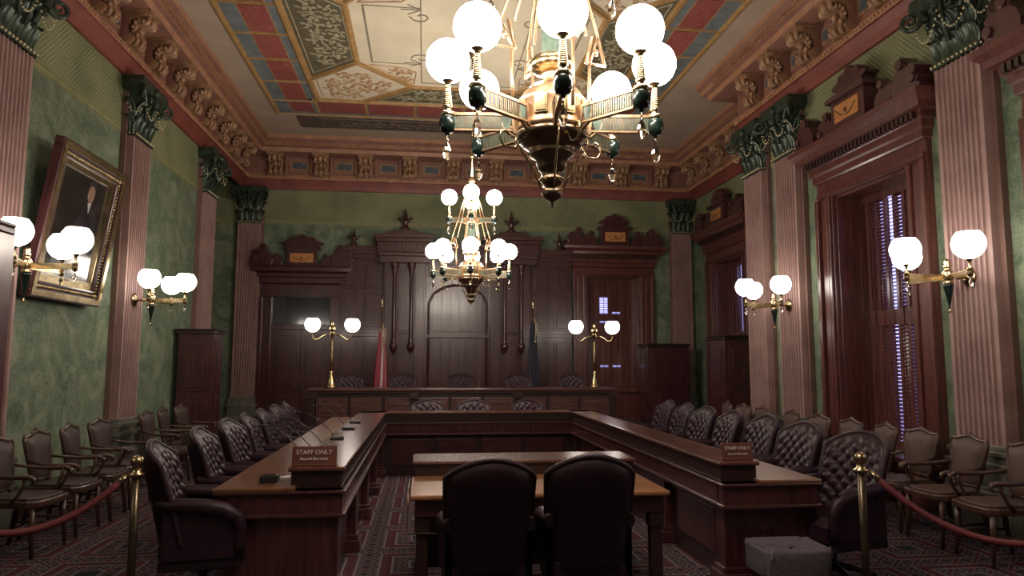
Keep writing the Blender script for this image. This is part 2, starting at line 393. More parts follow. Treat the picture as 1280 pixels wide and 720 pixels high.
def corbels(run, pos):
    """S-scroll corbel with a leafy figure, framed slate panels between"""
    global corbel_me
    r,p0,p1,d,out,L=run
    ang=math.atan2(out.y,out.x)-PI/2
    if corbel_me is None:
        mb=MB()
        # S profile (y outward, z)
        S=[(.10,5.74),(.20,5.70),(.27,5.73),(.29,5.79),(.24,5.83),(.19,5.88),(.18,5.95),(.22,6.02),(.31,6.06),(.40,6.07),(.45,6.11),(.45,6.16),(.10,6.16)]
        mb.prism([(y,z) for y,z in S],'x',-.11,.11,0)
        for sx in (-.12,.12):   # side scroll eyes
            mb.tube([(sx-.012,.235,5.77),(sx+.012,.235,5.77)],.05,10,0); mb.tube([(sx-.012,.38,6.115),(sx+.012,.38,6.115)],.04,10,0)
        # leafy scroll running down the front, curling at both ends
        path=[(.40,6.10),(.455,6.06),(.44,6.0),(.385,5.985),(.33,6.0),(.285,5.97),(.255,5.91),(.265,5.85),(.31,5.81),(.335,5.76),(.31,5.71),(.26,5.70),(.24,5.74)]
        for x,r0 in ((0,.045),(-.07,.034),(.07,.034)):
            mb.tube([(x*(1+.25*math.sin(i*.9)),y-.02*abs(x)/.07,z) for i,(y,z) in enumerate(path)],[r0*(1-.03*i) for i in range(len(path))],7,0)
        for i,(y,z) in enumerate(path[3:9]):   # lobed leaf edges
            for sx in (-1,1): mb.sphere((sx*(.115-.004*i),y-.01,z+.02),.03,6,0,1.3)
        mb.sphere((0,.30,5.93),.045,8,0,1.3)
        mb.bx(-.14,.14,.1,.47,6.12,6.165,0); mb.bx(-.14,.14,.1,.24,5.70,5.76,0)
        o=mb.build('corbel','gilt',r); corbel_me=o.data
        mb=MB()
        mb.bx(-.2,.2,.105,.125,5.84,6.06,0); mb.bx(-.16,.16,.12,.135,5.88,6.02,1)
        f=mb.build('frieze_panel',['gilt','frz'],r,bevel=.006); corbels.fm=f.data
        bpy.data.objects.remove(o); bpy.data.objects.remove(f)
        mb=MB(); mb.bx(-.30,-.24,.1,.2,5.75,6.15); mb.bx(.24,.30,.1,.2,5.75,6.15)
        s=mb.build('frieze_block','corn',r,bevel=.01); corbels.sm=s.data; bpy.data.objects.remove(s)
    for i,q in enumerate(pos):
        c=p0+d*q
        o=bpy.data.objects.new('corbel',corbel_me); C.objects.link(o); o.parent=r; o.location=(c.x,c.y,0); o.rotation_euler=(0,0,ang); o.scale=(1.25,1,1)
        if i+1<len(pos):
            c=p0+d*((q+pos[i+1])/2)
            for nm,me in (('frieze_panel',corbels.fm),('frieze_block',corbels.sm)):
                o=bpy.data.objects.new(nm,me); C.objects.link(o); o.parent=r; o.location=(c.x,c.y,0); o.rotation_euler=(0,0,ang)
run=cornice((XL,YF),(XL,YB),(1,0),0,1);   corbels(run,[9.2+.81*i for i in range(12)])
run=cornice((XR,YF),(XR,YRB),(-1,0),0,-1); corbels(run,[8.5+.81*i for i in range(7)])
cornice((XR,YRB),(RR,YRB),(0,1),-1,1)
run=cornice((RR,YRB),(RR,YB),(-1,0),1,1); corbels(run,[1.1+.81*i for i in range(5)])
run=cornice((XL,YB),(RR,YB),(0,-1),1,1);  corbels(run,[.75+.98*i for i in range(10)])

# ------------------------------------------------------------------ ceiling
mb=MB(); mb.bx(RL-.5,RR+.5,YF-.3,YB+.5,ZC,ZC+.2); ceil=struct(mb.build('ceiling','tan'))
def inside(x,y,poly):
    c=False; n=len(poly)
    for i in range(n):
        x0,y0=poly[i]; x1,y1=poly[(i+1)%n]
        if (y0>y)!=(y1>y) and x<(x1-x0)*(y-y0)/(y1-y0)+x0: c=not c
    return c
def panel(name, poly, mat, z=ZC-.012, parent=ceil, leaf=None, step=.34, inset=.86):
    mb=MB(); mb.prism([(CX+x,y) for x,y in poly],'z',z,ZC+.01)
    if leaf:
        cx=sum(p[0] for p in poly)/len(poly); cy=sum(p[1] for p in poly)/len(poly)
        small=[(cx+(x-cx)*inset,cy+(y-cy)*inset) for x,y in poly]; tiny=[(cx+(x-cx)*(inset-.14),cy+(y-cy)*(inset-.14)) for x,y in poly]
        zz=z-.004
        for a,b in zip(small,small[1:]+small[:1]):
            mb.tube([(CX+a[0],a[1],zz),(CX+b[0],b[1],zz)],.012,4,1,sm=False)
        def leafb(x,y,a,L,w):
            pts=[(CX+x+L*t*math.cos(a+t*.8),y+L*t*math.sin(a+t*.8),zz) for t in (0,.25,.5,.75,1)]
            mb.tube(pts,[w*.3,w,w*1.1,w*.7,w*.1],6,1,flat=.3)
        xs=[p[0] for p in poly]; ys=[p[1] for p in poly]
        ny=max(1,int((max(ys)-min(ys))/step)); nx=max(1,int((max(xs)-min(xs))/step))
        for j in range(ny+1):
            for i in range(nx+1):
                x=min(xs)+(max(xs)-min(xs))*i/nx + (.5*step if j%2 else 0)*.5; y=min(ys)+(max(ys)-min(ys))*j/ny
                if not inside(x,y,tiny): continue
                sg=1 if (x-cx)*(1 if (i+j)%2 else -1)>=0 else -1; a0=math.atan2(cy-y,cx-x)+(j%3)*.9
                pts=[]; rr=step*.46
                for t in range(13):
                    a=a0+sg*t*.52; q=rr*(1-t/14); pts.append((CX+x+q*math.cos(a),y+q*math.sin(a),zz))
                mb.tube(pts,[.026-.001*t for t in range(13)],5,1,flat=.5)
                for t in range(5):
                    a=a0+sg*t*1.25; q=rr*(1-.1*t); leafb(x+q*.8*math.cos(a),y+q*.8*math.sin(a),a+sg*.5,step*.40,step*.13)
                mb.tube([(CX+x,y,zz-.001),(CX+x,y,zz-.006)],step*.16,7,1)
    return mb.build(name,[mat]+([leaf] if leaf else []),parent)
Y0C=-2.2
ribs=MB()
def rib(a,b,w=.07,h=.045):
    a=Vector((CX+a[0],a[1],ZC)); b=Vector((CX+b[0],b[1],ZC)); d=b-a; L=d.length; ang=math.atan2(d.y,d.x)
    K=ribs.M; ribs.M=Matrix.Translation((a+b)/2)@Matrix.Rotation(ang,4,'Z')
    ribs.prism([(-w/2,0),(-w/2,-h*.5),(-w*.28,-h*.6),(-w*.2,-h),(w*.2,-h),(w*.28,-h*.6),(w/2,-h*.5),(w/2,0)],'x',-L/2,L/2)
    ribs.M=K
YE=13.12
for s in (-1,1):
    rib((s*3.62,Y0C),(s*3.62,13.97),.09); rib((s*2.74,Y0C),(s*2.74,YE),.11,.06)
    rib((s*3.33,Y0C),(s*3.33,13.9),.03,.02); rib((s*2.93,Y0C),(s*2.93,YE+.1),.03,.02)
    panel('blue_strip',[(s*3.62,Y0C),(s*3.33,Y0C),(s*3.33,13.97),(s*3.62,13.97)],'cblue')
    panel('blue_strip',[(s*2.93,Y0C),(s*2.74,Y0C),(s*2.74,13.2),(s*2.93,13.2)],'cblue')
    y=13.25
    while y>2:
        panel('red_panel',[(s*3.33,y-.06),(s*2.93,y-.06),(s*2.93,y-.86),(s*3.33,y-.86)],'cred',ZC-.016)
        rib((s*3.62,y),(s*2.74,y),.05,.03); y-=.92
    panel('red_panel',[(s*3.30,13.32),(s*2.9,13.32),(s*2.9,13.82),(s*3.30,13.82)],'cred',ZC-.016)
# back rows
panel('blue_strip',[(-3.33,YE),(3.33,YE),(3.33,13.97),(-3.33,13.97)],'cblue')
x=-2.82
while x<2.7:
    panel('red_panel',[(x+.05,13.28),(x+.95,13.28),(x+.95,13.83),(x+.05,13.83)],'cred',ZC-.016)
    rib((x,YE),(x,13.97),.06,.03); x+=.94
rib((x,YE),(x,13.97),.06,.03)
rib((-2.74,YE),(2.74,YE),.11,.06); rib((-3.62,13.97),(3.62,13.97),.05,.03)
panel('dark_panel',[(-3.3,14.1),(3.3,14.1),(3.3,14.78),(-3.3,14.78)],'cdark',ZC-.02,leaf='dkleaf',step=.3)
# octagon modules
P=3.84; ky=[12.29-P*i for i in range(4)]
for i,yk in enumerate(ky[:3]):
    yc=yk-P/2
    oct_=[(-.94,yk),(.94,yk),(1.85,yk-.94),(1.85,yk-P+.94),(.94,yk-P),(-.94,yk-P),(-1.85,yk-P+.94),(-1.85,yk-.94)]
    panel('octagon_panel',oct_,'ccream')
    for a,b in zip(oct_,oct_[1:]+oct_[:1]): rib(a,b,.10,.05)
    for s in (-1,1):
        panel('olive_panel',[(s*1.85,yk-.94),(s*1.85,yk-P+.94),(s*2.69,yk-P+.17),(s*2.69,yk-.17)],'colive',leaf='olleaf',step=.25)
        rib((s*1.85,yk-.94),(s*2.69,yk-.17),.09,.05); rib((s*1.85,yk-P+.94),(s*2.69,yk-P+.17),.09,.05)
        for t in (0,1):   # painted corner sprays inside the octagon
            yy = yk if t==0 else yk-P; g = -1 if t==0 else 1
            panel('vine_spandrel',[(s*.9,yy+g*.08),(s*1.75,yy+g*.95),(s*1.05,yy+g*.85),(s*.85,yy+g*.6)],'cvine',ZC-.014,leaf='tanleaf',step=.22)
    fr=MB()   # painted line frame with little fleurons
    def ln(a,b,w=.03):
        a=Vector((CX+a[0],a[1],ZC-.016)); b=Vector((CX+b[0],b[1],ZC-.016)); d=b-a; ang=math.atan2(d.y,d.x)
        fr.box((a+b)/2,(d.length,w,.006),0,Matrix.Rotation(ang,3,'Z'))
    yt,yb=yk-.55,yk-P+.55
    for s in (-1,1):
        ln((s*1.6,yk-.98),(s*1.6,yk-P+.98)); ln((s*.8,yk-.2),(s*.8,yk-P+.2),.02)
        ln((s*1.6,yk-.98),(s*.8,yk-.98),.015); ln((s*1.6,yk-P+.98),(s*.8,yk-P+.98),.015)
        for yy,g in ((yk-.98,-1),(yk-P+.98,1)):
            for ang in (-50,0,50):
                a=R(ang); ln((s*.8,yy+g*.05),(s*(.8+.28*math.cos(a)),yy+g*(.05+.18*math.sin(a))),.02)
            pts=[(CX+s*(.8+.16*math.cos(t*.7)*(1-t/12)),yy+g*(.25+.16*math.sin(t*.7)*(1-t/12)),ZC-.016) for t in range(9)]
            fr.tube(pts,.012,4,0)
    ln((-.8,yt+.35),(.8,yt+.35),.02); ln((-.8,yb-.35),(.8,yb-.35),.02)
    fr.build('painted_line','cline',ceil)
for i,yk in enumerate(ky):
    for s in (-1,1):
        if i==0: poly=[(s*2.69,yk-.17),(s*1.85,yk-.94),(s*.94,yk),(s*1.89,YE),(s*2.69,YE)]
        else: poly=[(s*2.69,yk-.17),(s*1.85,yk-.94),(s*.94,yk),(s*1.85,yk+.94),(s*2.69,yk+.17)]
        panel('vine_panel',poly,'cvine',leaf='tanleaf',step=.27,inset=.9)
        if i==0: rib((s*.94,yk),(s*1.89,YE),.09,.05)
panel('olive_panel',[(-1.89,YE),(-.94,12.29),(.94,12.29),(1.89,YE)],'colive',leaf='olleaf',step=.24)
ribs.build('gilt_rib','cgold',ceil)

# ------------------------------------------------------------------ pilasters
def pilaster(loc, rz, w=.6, mat='pink'):
    d=.15; zb,zt=.84,4.62
    mb=MB()
    # fluted shaft outline in (x,y)
    out=[(-w/2,0),(-w/2,d)]; nf=8; m_=.035; fw=(w-2*m_)/nf
    for i in range(nf):
        x0=-w/2+m_+i*fw; g=fw*.36
        for t in range(6):
            a=PI*t/5; out.append((x0+fw/2-g*math.cos(a), d-.034*math.sin(a)))
    out += [(w/2,d),(w/2,0)]
    mb.prism(out,'z',zb,zt,0)
    tn[0]+=1
    sh=struct(mb.build('trim_%d'%tn[0],mat)); sh.location=loc; sh.rotation_euler=(0,0,rz)
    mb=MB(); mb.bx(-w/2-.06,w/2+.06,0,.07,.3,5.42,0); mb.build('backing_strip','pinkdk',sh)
    mb=MB()
    for a,z0,z1 in ((.10,0,.42),(.085,.42,.46),(.06,.46,.62),(.085,.62,.68),(.05,.68,.74),(.065,.74,.79),(.03,.79,.84)):
        mb.bx(-w/2-a,w/2+a,0,d+a,z0,z1)
    mb.build('base','base',sh,bevel=.008)
    # capital
    mb=MB()
    z=lambda t: zt+t
    def sect(hw,dd,zz): return [(-hw,0,zz),(-hw,dd,zz),(hw,dd,zz),(hw,0,zz)]
    secs=[sect(w/2+.02,d+.02,z(0)),sect(w/2+.02,d+.02,z(.05)),sect(w/2-.02,d-.01,z(.07)),sect(w/2-.01,d,z(.4)),sect(w/2+.06,d+.06,z(.6)),sect(w/2+.14,d+.14,z(.68)),sect(w/2+.14,d+.14,z(.8))]
    vs=[p for s_ in secs for p in s_]; fs=[(i*4+k,i*4+k+1,(i+1)*4+k+1,(i+1)*4+k) for i in range(len(secs)-1) for k in range(3)]
    mb.add(vs,fs+[(24,25,26,27)],0)
    # acanthus leaves: two rows curling outward
    def leaf(x,y,z0,h,ww,outd,nx=0,ny=1):
        def fn(u,v):
            a=(u-.5)*2; wid=ww*(.55+.6*math.sin(PI*min(1,v*1.05)))*(1-.35*v**3)
            o=outd*(v**2.2)*1.0 - .02*a*a; zz=z0+h*(v if v<.85 else .85-(v-.85)*.7)
            o+= .018*math.cos(a*PI*2.5)*(.3+v)
            px=a*wid/2; 
            return (x+nx*(o)+ny*px, y+ny*o-nx*px, zz)
        mb.grid(fn,8,8)
    for i in range(4): leaf(-w/2+w*(i+.5)/4, d, z(.03),.30,.17,.10)
    for i in range(3): leaf(-w/2+w*(i+.5)/3, d+.01, z(.22),.34,.19,.15)
    for sx in (-1,1):
        leaf(sx*w/2, d*.5, z(.03),.3,.14,.09,sx,0); leaf(sx*(w/2+.01), d*.5, z(.22),.34,.15,.13,sx,0)
    # corner volutes
    for sx in (-1,1):
        for dirx,diry in ((sx*.75,.65),):
            pts=[]; 
            cx,cy=sx*(w/2+.02),d+.02
            for t in range(28):
                a=t*.42; rr=.125*(1-t/30)
                along=.17+rr*math.cos(a-PI*.5+PI)*1.0; zz=.60+rr*math.sin(a+PI*.5)
                pts.append((cx+dirx*along,cy+diry*along,z(zz)))
            mb.tube(pts,[.034*(1-t/45) for t in range(28)],6,0)
        mb.tube([(sx*.1,d+.06,z(.25)),(sx*.2,d+.09,z(.45)),(sx*.3,d+.1,z(.62)),(sx*(w/2+.08),d+.1,z(.7))],[.02,.03,.03,.03],6,0)
        # inner scrolls
        pts=[(sx*(.1+.06*math.cos(t*.5)*(1-t/22)),d+.12,z(.56+.06*math.sin(t*.5)*(1-t/22))) for t in range(18)]
        mb.tube(pts,.018,5,0)
    mb.sphere((0,d+.14,z(.7)),.06,10,0,1.2); mb.tube([(0,d+.06,z(.2)),(0,d+.12,z(.45)),(0,d+.14,z(.66))],.022,6,0)
    # rosettes
    for sx in (-1,1): mb.sphere((sx*.2,d+.12,z(.42)),.035,8,0)
    cap=mb.build('capital','capital',sh)
    bd=MB()
    def swag(a,b,sag,n=13):
        a=Vector(a); b=Vector(b)
        for i in range(n):
            t=i/(n-1); p=a.lerp(b,t); p.z-=sag*4*t*(1-t); p+=Vector((0,.02,0)); bd.sphere(p,.0125,6,0)
    swag((-w/2-.05,d+.13,z(.42)),(0,d+.15,z(.5)),.2); swag((0,d+.15,z(.5)),(w/2+.05,d+.13,z(.42)),.2)
    swag((w/2+.05,d+.1,z(.42)),(w/2+.08,.02,z(.5)),.15,9); swag((-w/2-.05,d+.1,z(.42)),(-w/2-.08,.02,z(.5)),.15,9)
    for i in range(11): bd.sphere((-w/2+w*i/10,d+.03,z(.03)),.016,6,0)
    for i in range(4):
        for sx in (-1,1): bd.sphere((sx*(w/2+.03),d*i/3,z(.03)),.014,6,0)
    bd.build('bead_garland','bead',cap)
    return sh
P0=pilaster((XR,6.18,0),PI/2)
def pcopy(loc,rz,scale=None):
    tn[0]+=1; o=dup(P0,loc,rz,scale=scale); o.name='trim_%d'%tn[0]; return o
for loc in ((XR,9.60),(XR,10.62),(XR,2.8)): pcopy((*loc,0),PI/2)
for loc in ((XL,7.02),(XL,10.09),(XL,13.31),(XL,2.8)): pcopy((*loc,0),-PI/2)
pcopy((-3.88,YB,0),PI,(.8,1,1)); pcopy((6.0,YB,0),PI,(.75,1,1))

# ------------------------------------------------------------------ windows with pediment
def crest(mb, cx, w, h, z, y0, y1, m=0):
    """cartouche crest silhouette, extruded"""
    pts=[]
    half=[(0,1.0),(.06,.97),(.09,.86),(.16,.80),(.24,.84),(.30,.74),(.30,.60),(.40,.55),(.5,.46),(.46,.34),(.36,.33),(.36,0)]
    pts=[(cx+a*w,z+b*h) for a,b in half]+[(cx-a*w,z+b*h) for a,b in half[::-1] if a>0]
    mb.prism(pts,'y',y0,y1,m)
def scroll(mb, cx, s, z, sz, y0, y1, m=0):
    pts=[(0,0),(.9,0),(1.0,.12),(.86,.2),(.95,.34),(.8,.42),(.86,.6),(.7,.72),(.55,.66),(.5,.8),(.36,.98),(.2,.86),(.22,.66),(.05,.5),(-.02,.3)]
    mb.prism([(cx+s*a*sz,z+b*sz) for a,b in pts],'y',y0,y1,m)
    for (a,b,r) in ((.36,.78,.13),(.75,.32,.12)):
        mb.tube([(cx+s*a*sz,y0-.0,z+b*sz),(cx+s*a*sz,y1+.03,z+b*sz)],r*sz,10,m)
def entab(mb, hw, z0, prof, m=0):
    """moulded entablature with returns: prof = (offset, z)"""
    for (o0,za),(o1,zb) in zip(prof,prof[1:]):
        vs=[]
        for o,zz in ((o0,za),(o1,zb)): vs += [(-hw-o,0,z0+zz),(-hw-o,.10+o,z0+zz),(hw+o,.10+o,z0+zz),(hw+o,0,z0+zz)]
        mb.add(vs,[(0,1,5,4),(1,2,6,5),(2,3,7,6)],m)
    o,zz=prof[-1]; mb.add([(-hw-o,0,z0+zz),(-hw-o,.10+o,z0+zz),(hw+o,.10+o,z0+zz),(hw+o,0,z0+zz)],[(0,1,2,3)],m)
    o,zz=prof[0]; mb.add([(-hw-o,0,z0+zz),(-hw-o,.10+o,z0+zz),(hw+o,.10+o,z0+zz),(hw+o,0,z0+zz)],[(3,2,1,0)],m)
def window_unit(name, loc, rz, hole=1.45, z0=W0, z1=W1, depth=.30, ztop=4.0, tilts=((82,80,66,52,32,56,66,82),(82,74,32,66,36,66,80,82)), scale=None, leaves=8, patch=None):
    hh=hole/2; cw=.34
    mb=MB()
    # casing (stepped) around the hole
    for s in (-1,1):
        a,b=sorted((s*hh,s*(hh+cw))); mb.bx(a,b,0,.07,z0,z1)
        a,b=sorted((s*(hh+.03),s*(hh+.09))); mb.bx(a,b,.0701,.10,z0,z1)
        a,b=sorted((s*(hh+cw-.07),s*(hh+cw))); mb.bx(a,b,.0701,.12,z0,z1)
        mb.bx(*sorted((s*(hh-.001),s*(hh-.03))),-depth-.1,.02,z0,z1)       # jamb lining
        mb.bx(*sorted((s*(hh+.12),s*(hh+.24))),.0701,.085,z0+.1,z1-.02)
    mb.bx(-hh-cw,hh+cw,0,.0695,z1+.0005,ztop); mb.bx(-hh-cw+.02,hh+cw-.02,.0701,.10,z1+.02,z1+.08)
    mb.bx(-hh,hh,-depth-.1,.02,z1-.035,z1+.001)
    mb.bx(-hh-cw+.001,hh+cw-.001,0,.09,0,z0-.061)       # apron panel
    mb.bx(-hh-cw-.04,hh+cw+.04,0,.16,z0-.06,z0)
    root=struct(mb.build(name,'case',bevel=.008)); root.location=loc; root.rotation_euler=(0,0,rz)
    # pediment
    pm=MB(); hw=hh+cw
    entab(pm,hw,ztop,[(.0,0),(.02,.02),(.02,.1),(.05,.12),(.05,.2),(.09,.22),(.09,.28),(.17,.30),(.18,.36),(.24,.42),(.25,.48)])
    ped=pm.build('cornice','case',root)
    dm=MB(); n=int(2*hw/.075)
    for i in range(n+1):
        x=-hw+.0+2*hw*i/n; dm.bx(x-.023,x+.023,.10,.235,ztop+.21,ztop+.285)
    dm.build('dentil','desk',ped)
    cm=MB(); zt=ztop+.48
    cm.bx(-.34,.34,.04,.27,zt,zt+.42); cm.bx(-.38,.38,.02,.31,zt,zt+.05); cm.bx(-.40,.40,.02,.32,zt+.40,zt+.46)
    crest(cm,0,.72,.34,zt+.44,.08,.24)
    for s in (-1,1): scroll(cm,s*.42,s,zt,.40,.1,.2)
    cm.build('crest','mahog',root,bevel=.008)
    for s in (-1,1):
        am=MB(); scroll(am,s*(hw-.25),s,zt,.46,.06,.26); am.build('acroterion','mahog',root,bevel=.006)
    pl=MB(); pl.bx(-.24,.24,.26,.285,zt+.11,zt+.33,0); q=pl.build('plaque','plaque',root)
    q['label']='orange plaque'
    om=MB(); om.sphere((0,.288,zt+.22),.03,8,0); om.tube([(-.2,.29,zt+.26),(-.1,.29,zt+.18),(0,.29,zt+.16),(.1,.29,zt+.18),(.2,.29,zt+.26)],.008,5,0); om.build('ornament','plaquedk',q)
    # shutters
    lw=(hole-.06)/leaves
    for i in range(leaves):
        sm=MB(); x0=-hh+.03+i*lw; x1=x0+lw; y=-depth
        st=.022 if leaves>4 else .05
        sm.bx(x0+.0003,x0+st,y-.02,y+.02,z0+.0005,z1-.0355); sm.bx(x1-st,x1-.0003,y-.02,y+.02,z0+.0005,z1-.0355)
        H=z1-.03-z0; rails=[z0,z0+H*.46,z0+H*.54,z1-.03]
        sm.bx(x0+st,x1-st,y-.019,y+.019,z0+.001,z0+.12); sm.bx(x0+st,x1-st,y-.019,y+.019,z1-.13,z1-.031); sm.bx(x0+st,x1-st,y-.019,y+.019,z0+H*.47,z0+H*.53)
        sm.bx((x0+x1)/2-.006,(x0+x1)/2+.006,y+.02,y+.032,z0+.15,z1-.16)
        for a,b,ti in ((z0+.12,z0+H*.47,tilts[1][i]),(z0+H*.53,z1-.13,tilts[0][i])):
            ns=max(1,round((b-a)/.044)); pitch=(b-a)/ns; z=a+pitch*.5
            while z<b-.005:
                if patch: ti = 25 if any(p[0]==i and p[1]<z<p[2] for p in patch) else 87
                sm.box(((x0+x1)/2,y,z),(lw-2*st,.052,.007),0,Matrix.Rotation(R(-ti),3,'X')); z+=pitch
        sm.build('shutter','case',root)
    gm=MB(); yy=-depth-.12
    for s in (-1,0,1): gm.bx(s*(hh-.02)-.02,s*(hh-.02)+.02,yy-.02,yy+.02,z0,z1)
    gm.bx(-hh,hh,yy-.02,yy+.02,(z0+z1)/2-.03,(z0+z1)/2+.03)
    gm.build('sash','white',root)
    if scale: root.scale=scale
    return root
window_unit('window_1',(XR,7.825,0),PI/2)
window_unit('window_2',(XR,4.475,0),PI/2)
window_unit('window_3',(RR,14.0,0),PI/2)
window_unit('window_4',(4.35,YB,0),PI,hole=1.26,z0=.95,z1=3.6,ztop=3.78,leaves=4, tilts=((87,)*4,(87,)*4), patch=((2,2.78,3.12),(2,2.5,2.56),(1,2.72,2.78),(2,2.72,2.78),(1,1.45,1.51),(2,1.45,1.51)))

# ------------------------------------------------------------------ back-left doorway
def door_unit(name, loc, rz):
    mb=MB(); hh=.62; cw=.26; zt=3.0
    for s in (-1,1):
        mb.bx(*sorted((s*hh,s*(hh+cw))),0,.09,0,zt); mb.bx(*sorted((s*(hh+cw-.06),s*(hh+cw-.002))),.0901,.13,.01,zt-.005); mb.bx(*sorted((s*(hh+.002),s*(hh+.05))),.0901,.12,.01,zt-.005)
    mb.bx(-hh-cw,hh+cw,0,.09,zt+.0005,zt+.28); mb.bx(-hh+.001,hh-.001,0,.07,2.28,2.40)
    root=struct(mb.build(name,'mahog',bevel=.008)); root.location=loc; root.rotation_euler=(0,0,rz)
    g=MB(); g.bx(-hh,hh,0,.03,2.40,zt); g.build('transom_pane','darkglass',root)
    for s in (-1,1):
        d=MB(); x0,x1=sorted((s*.004,s*hh)); d.bx(x0,x1,0,.045,0,2.28)
        for z0,z1 in ((.15,.85),(1.0,2.15)):
            d.bx(x0+.09,x1-.09,.045,.075,z0,z1); d.bx(x0+.15,x1-.15,.075,.10,z0+.06,z1-.06)
        dd=d.build('door_leaf','mahog',root,bevel=.006)
        k=MB(); k.sphere((s*.06,.08,1.02),.025,8); k.tube([(s*.06,.04,1.02),(s*.06,.08,1.02)],.01,6); k.build('knob','brass',dd)
    e=MB(); entab(e,hh+cw,zt+.28,[(0,0),(.03,.03),(.03,.14),(.07,.16),(.07,.24),(.16,.28),(.18,.36),(.2,.4)]); 
    e.build('cornice','mahog',root)
    c=MB(); zz=zt+.68
    c.bx(-.33,.33,.04,.24,zz,zz+.40); crest(c,0,.95,.34,zz+.36,.06,.22); c.bx(-.4,.4,.03,.28,zz+.36,zz+.42)
    for s in (-1,1): scroll(c,s*.42,s,zz,.30,.08,.2)
    c.build('crest','mahog',root,bevel=.008)
    for s in (-1,1):
        am=MB(); scroll(am,s*(hh+.02),s,zz,.5,.06,.24); am.build('acroterion','mahog',root,bevel=.006)
    pl=MB(); pl.bx(-.25,.25,.23,.255,zz+.07,zz+.27); q=pl.build('plaque','plaque',root); q['label']='orange plaque'
    om=MB(); om.sphere((0,.258,zz+.17),.028,8,0); om.tube([(-.2,.26,zz+.2),(-.1,.26,zz+.13),(0,.26,zz+.11),(.1,.26,zz+.13),(.2,.26,zz+.2)],.008,5,0); om.build('ornament','plaquedk',q)
    return root
door_unit('door_1',(-2.72,YB,0),PI)
# left recess door (seen edge-on beyond the far pilaster)
d2=dup(bpy.data.objects['door_1'],(RL,14.9,0),-PI/2); d2.name='door_2'

# ------------------------------------------------------------------ carved wall panelling behind the bench
def finial(mb, c, s=1.0, m=0):
    x,y,z=c
    mb.lathe([(.02*s,0),(.10*s,.01*s),(.10*s,.05*s),(.05*s,.08*s),(.04*s,.14*s),(.07*s,.18*s),(.05*s,.24*s),(.035*s,.30*s),(.012*s,.42*s),(.001,.46*s)],8,(x,y,z),m)
    for k in range(4):
        a=k*PI/2; dx,dy=math.cos(a),math.sin(a)
        mb.tube([(x,y,z+.2*s),(x+dx*.08*s,y+dy*.08*s,z+.21*s),(x+dx*.13*s,y+dy*.13*s,z+.26*s),(x+dx*.15*s,y+dy*.15*s,z+.24*s)],[.03*s,.03*s,.022*s,.008*s],5,m)
root=thing('carved_panelling','tall dark mahogany carved wall panelling with columns and an arched centre behind the bench','panelling',(CX+.05,YB-.005,0),PI)
# local x is mirrored; unit centre x=.72
def raised(mb,x0,x1,z0,z1,y=.12,ins=.05):
    mb.bx(x0,x1,y,y+.035,z0,z1); mb.bx(x0+ins,x1-ins,y+.035,y+.06,z0+ins,z1-ins)
for s in (-1,1):
    b=MB(); x0,x1=sorted((s*1.66,s*2.62)); b.bx(x0,x1,0,.12,0,4.05)
    n=2; w=(x1-x0)/n
    for i in range(n):
        raised(b,x0+i*w+.06,x0+(i+1)*w-.06,.5,2.05); raised(b,x0+i*w+.06,x0+(i+1)*w-.06,2.3,3.1); raised(b,x0+i*w+.06,x0+(i+1)*w-.06,3.2,3.72)
    b.bx(x0,x1,.12,.17,2.14,2.22); b.build('side_panel','mahog',root,bevel=.006)
    c=MB(); 
    for o,z0,z1 in ((.05,3.82,3.88),(.09,3.88,3.98),(.16,3.98,4.06),(.2,4.06,4.14)): c.bx(x0,x1,0,.12+o,z0,z1)
    c.build('side_cornice','mahog_x',root,bevel=.006)
    f=MB(); finial(f,(s*2.32,.2,4.13),.95); f.build('finial','mahog',root)
    # pier
    b=MB(); x0,x1=sorted((s*.72,s*1.66)); b.bx(x0,x1,0,.28,0,4.0)
    for xx in (s*.86,s*1.52): b.bx(xx-.10,xx+.10,.28,.34,.3,3.85)
    raised(b,min(s*1.0,s*1.38),max(s*1.0,s*1.38),.5,2.0,.28); raised(b,min(s*1.0,s*1.38),max(s*1.0,s*1.38),2.2,3.6,.28)
    b.build('pier','mahog',root,bevel=.008)
    for xx in (s*1.03,s*1.40):
        k=MB(); k.lathe([(.001,1.78),(.04,1.80),(.07,1.88),(.09,1.95),(.06,1.98),(.045,2.0),(.06,2.04),(.042,2.08),(.038,3.5),(.05,3.52),(.045,3.56),(.075,3.66),(.09,3.72),(.09,3.76)],14,(xx,.45,0))
        k.bx(xx-.05,xx+.05,.28,.45,1.86,1.97); k.bx(xx-.06,xx+.06,.28,.45,3.7,3.76); k.build('column','mahog',root)
    c=MB(); xa,xb=sorted((s*.64,s*1.74))
    for o,z0,z1 in ((.0,3.76,3.9),(.04,3.9,3.98),(.08,3.98,4.2),(.14,4.2,4.28),(.2,4.28,4.36)): c.bx(xa-o*.6,xb+o*.6,0,.5+o,z0,z1)
    for i in range(7): c.bx(xa+.08+i*.155,xa+.15+i*.155,.58,.62,4.02,4.17)
    c.bx(s*1.19-.38,s*1.19+.38,.05,.5,4.36,4.44); c.bx(s*1.19-.28,s*1.19+.28,.1,.45,4.44,4.50)
    c.build('pier_cornice','mahog_x',root,bevel=.008)
    f=MB(); finial(f,(s*1.19,.3,4.49),1.15); f.build('finial','mahog',root)
b=MB(); b.bx(-.72,.72,0,.10,0,4.0)
n=6
for i in range(n):
    x0=-.60+i*.2; x1=x0+.2; xm=(x0+x1)/2; arch=.16*(1-(xm/.62)**2)
    raised(b,x0+.02,x1-.02,2.25,3.08+arch,.10,.035); raised(b,x0+.02,x1-.02,.5,2.1,.10,.035)
pts=[(.66*math.sin(t),2.76+.50*math.cos(t)) for t in [R(a) for a in range(-70,71,10)]]
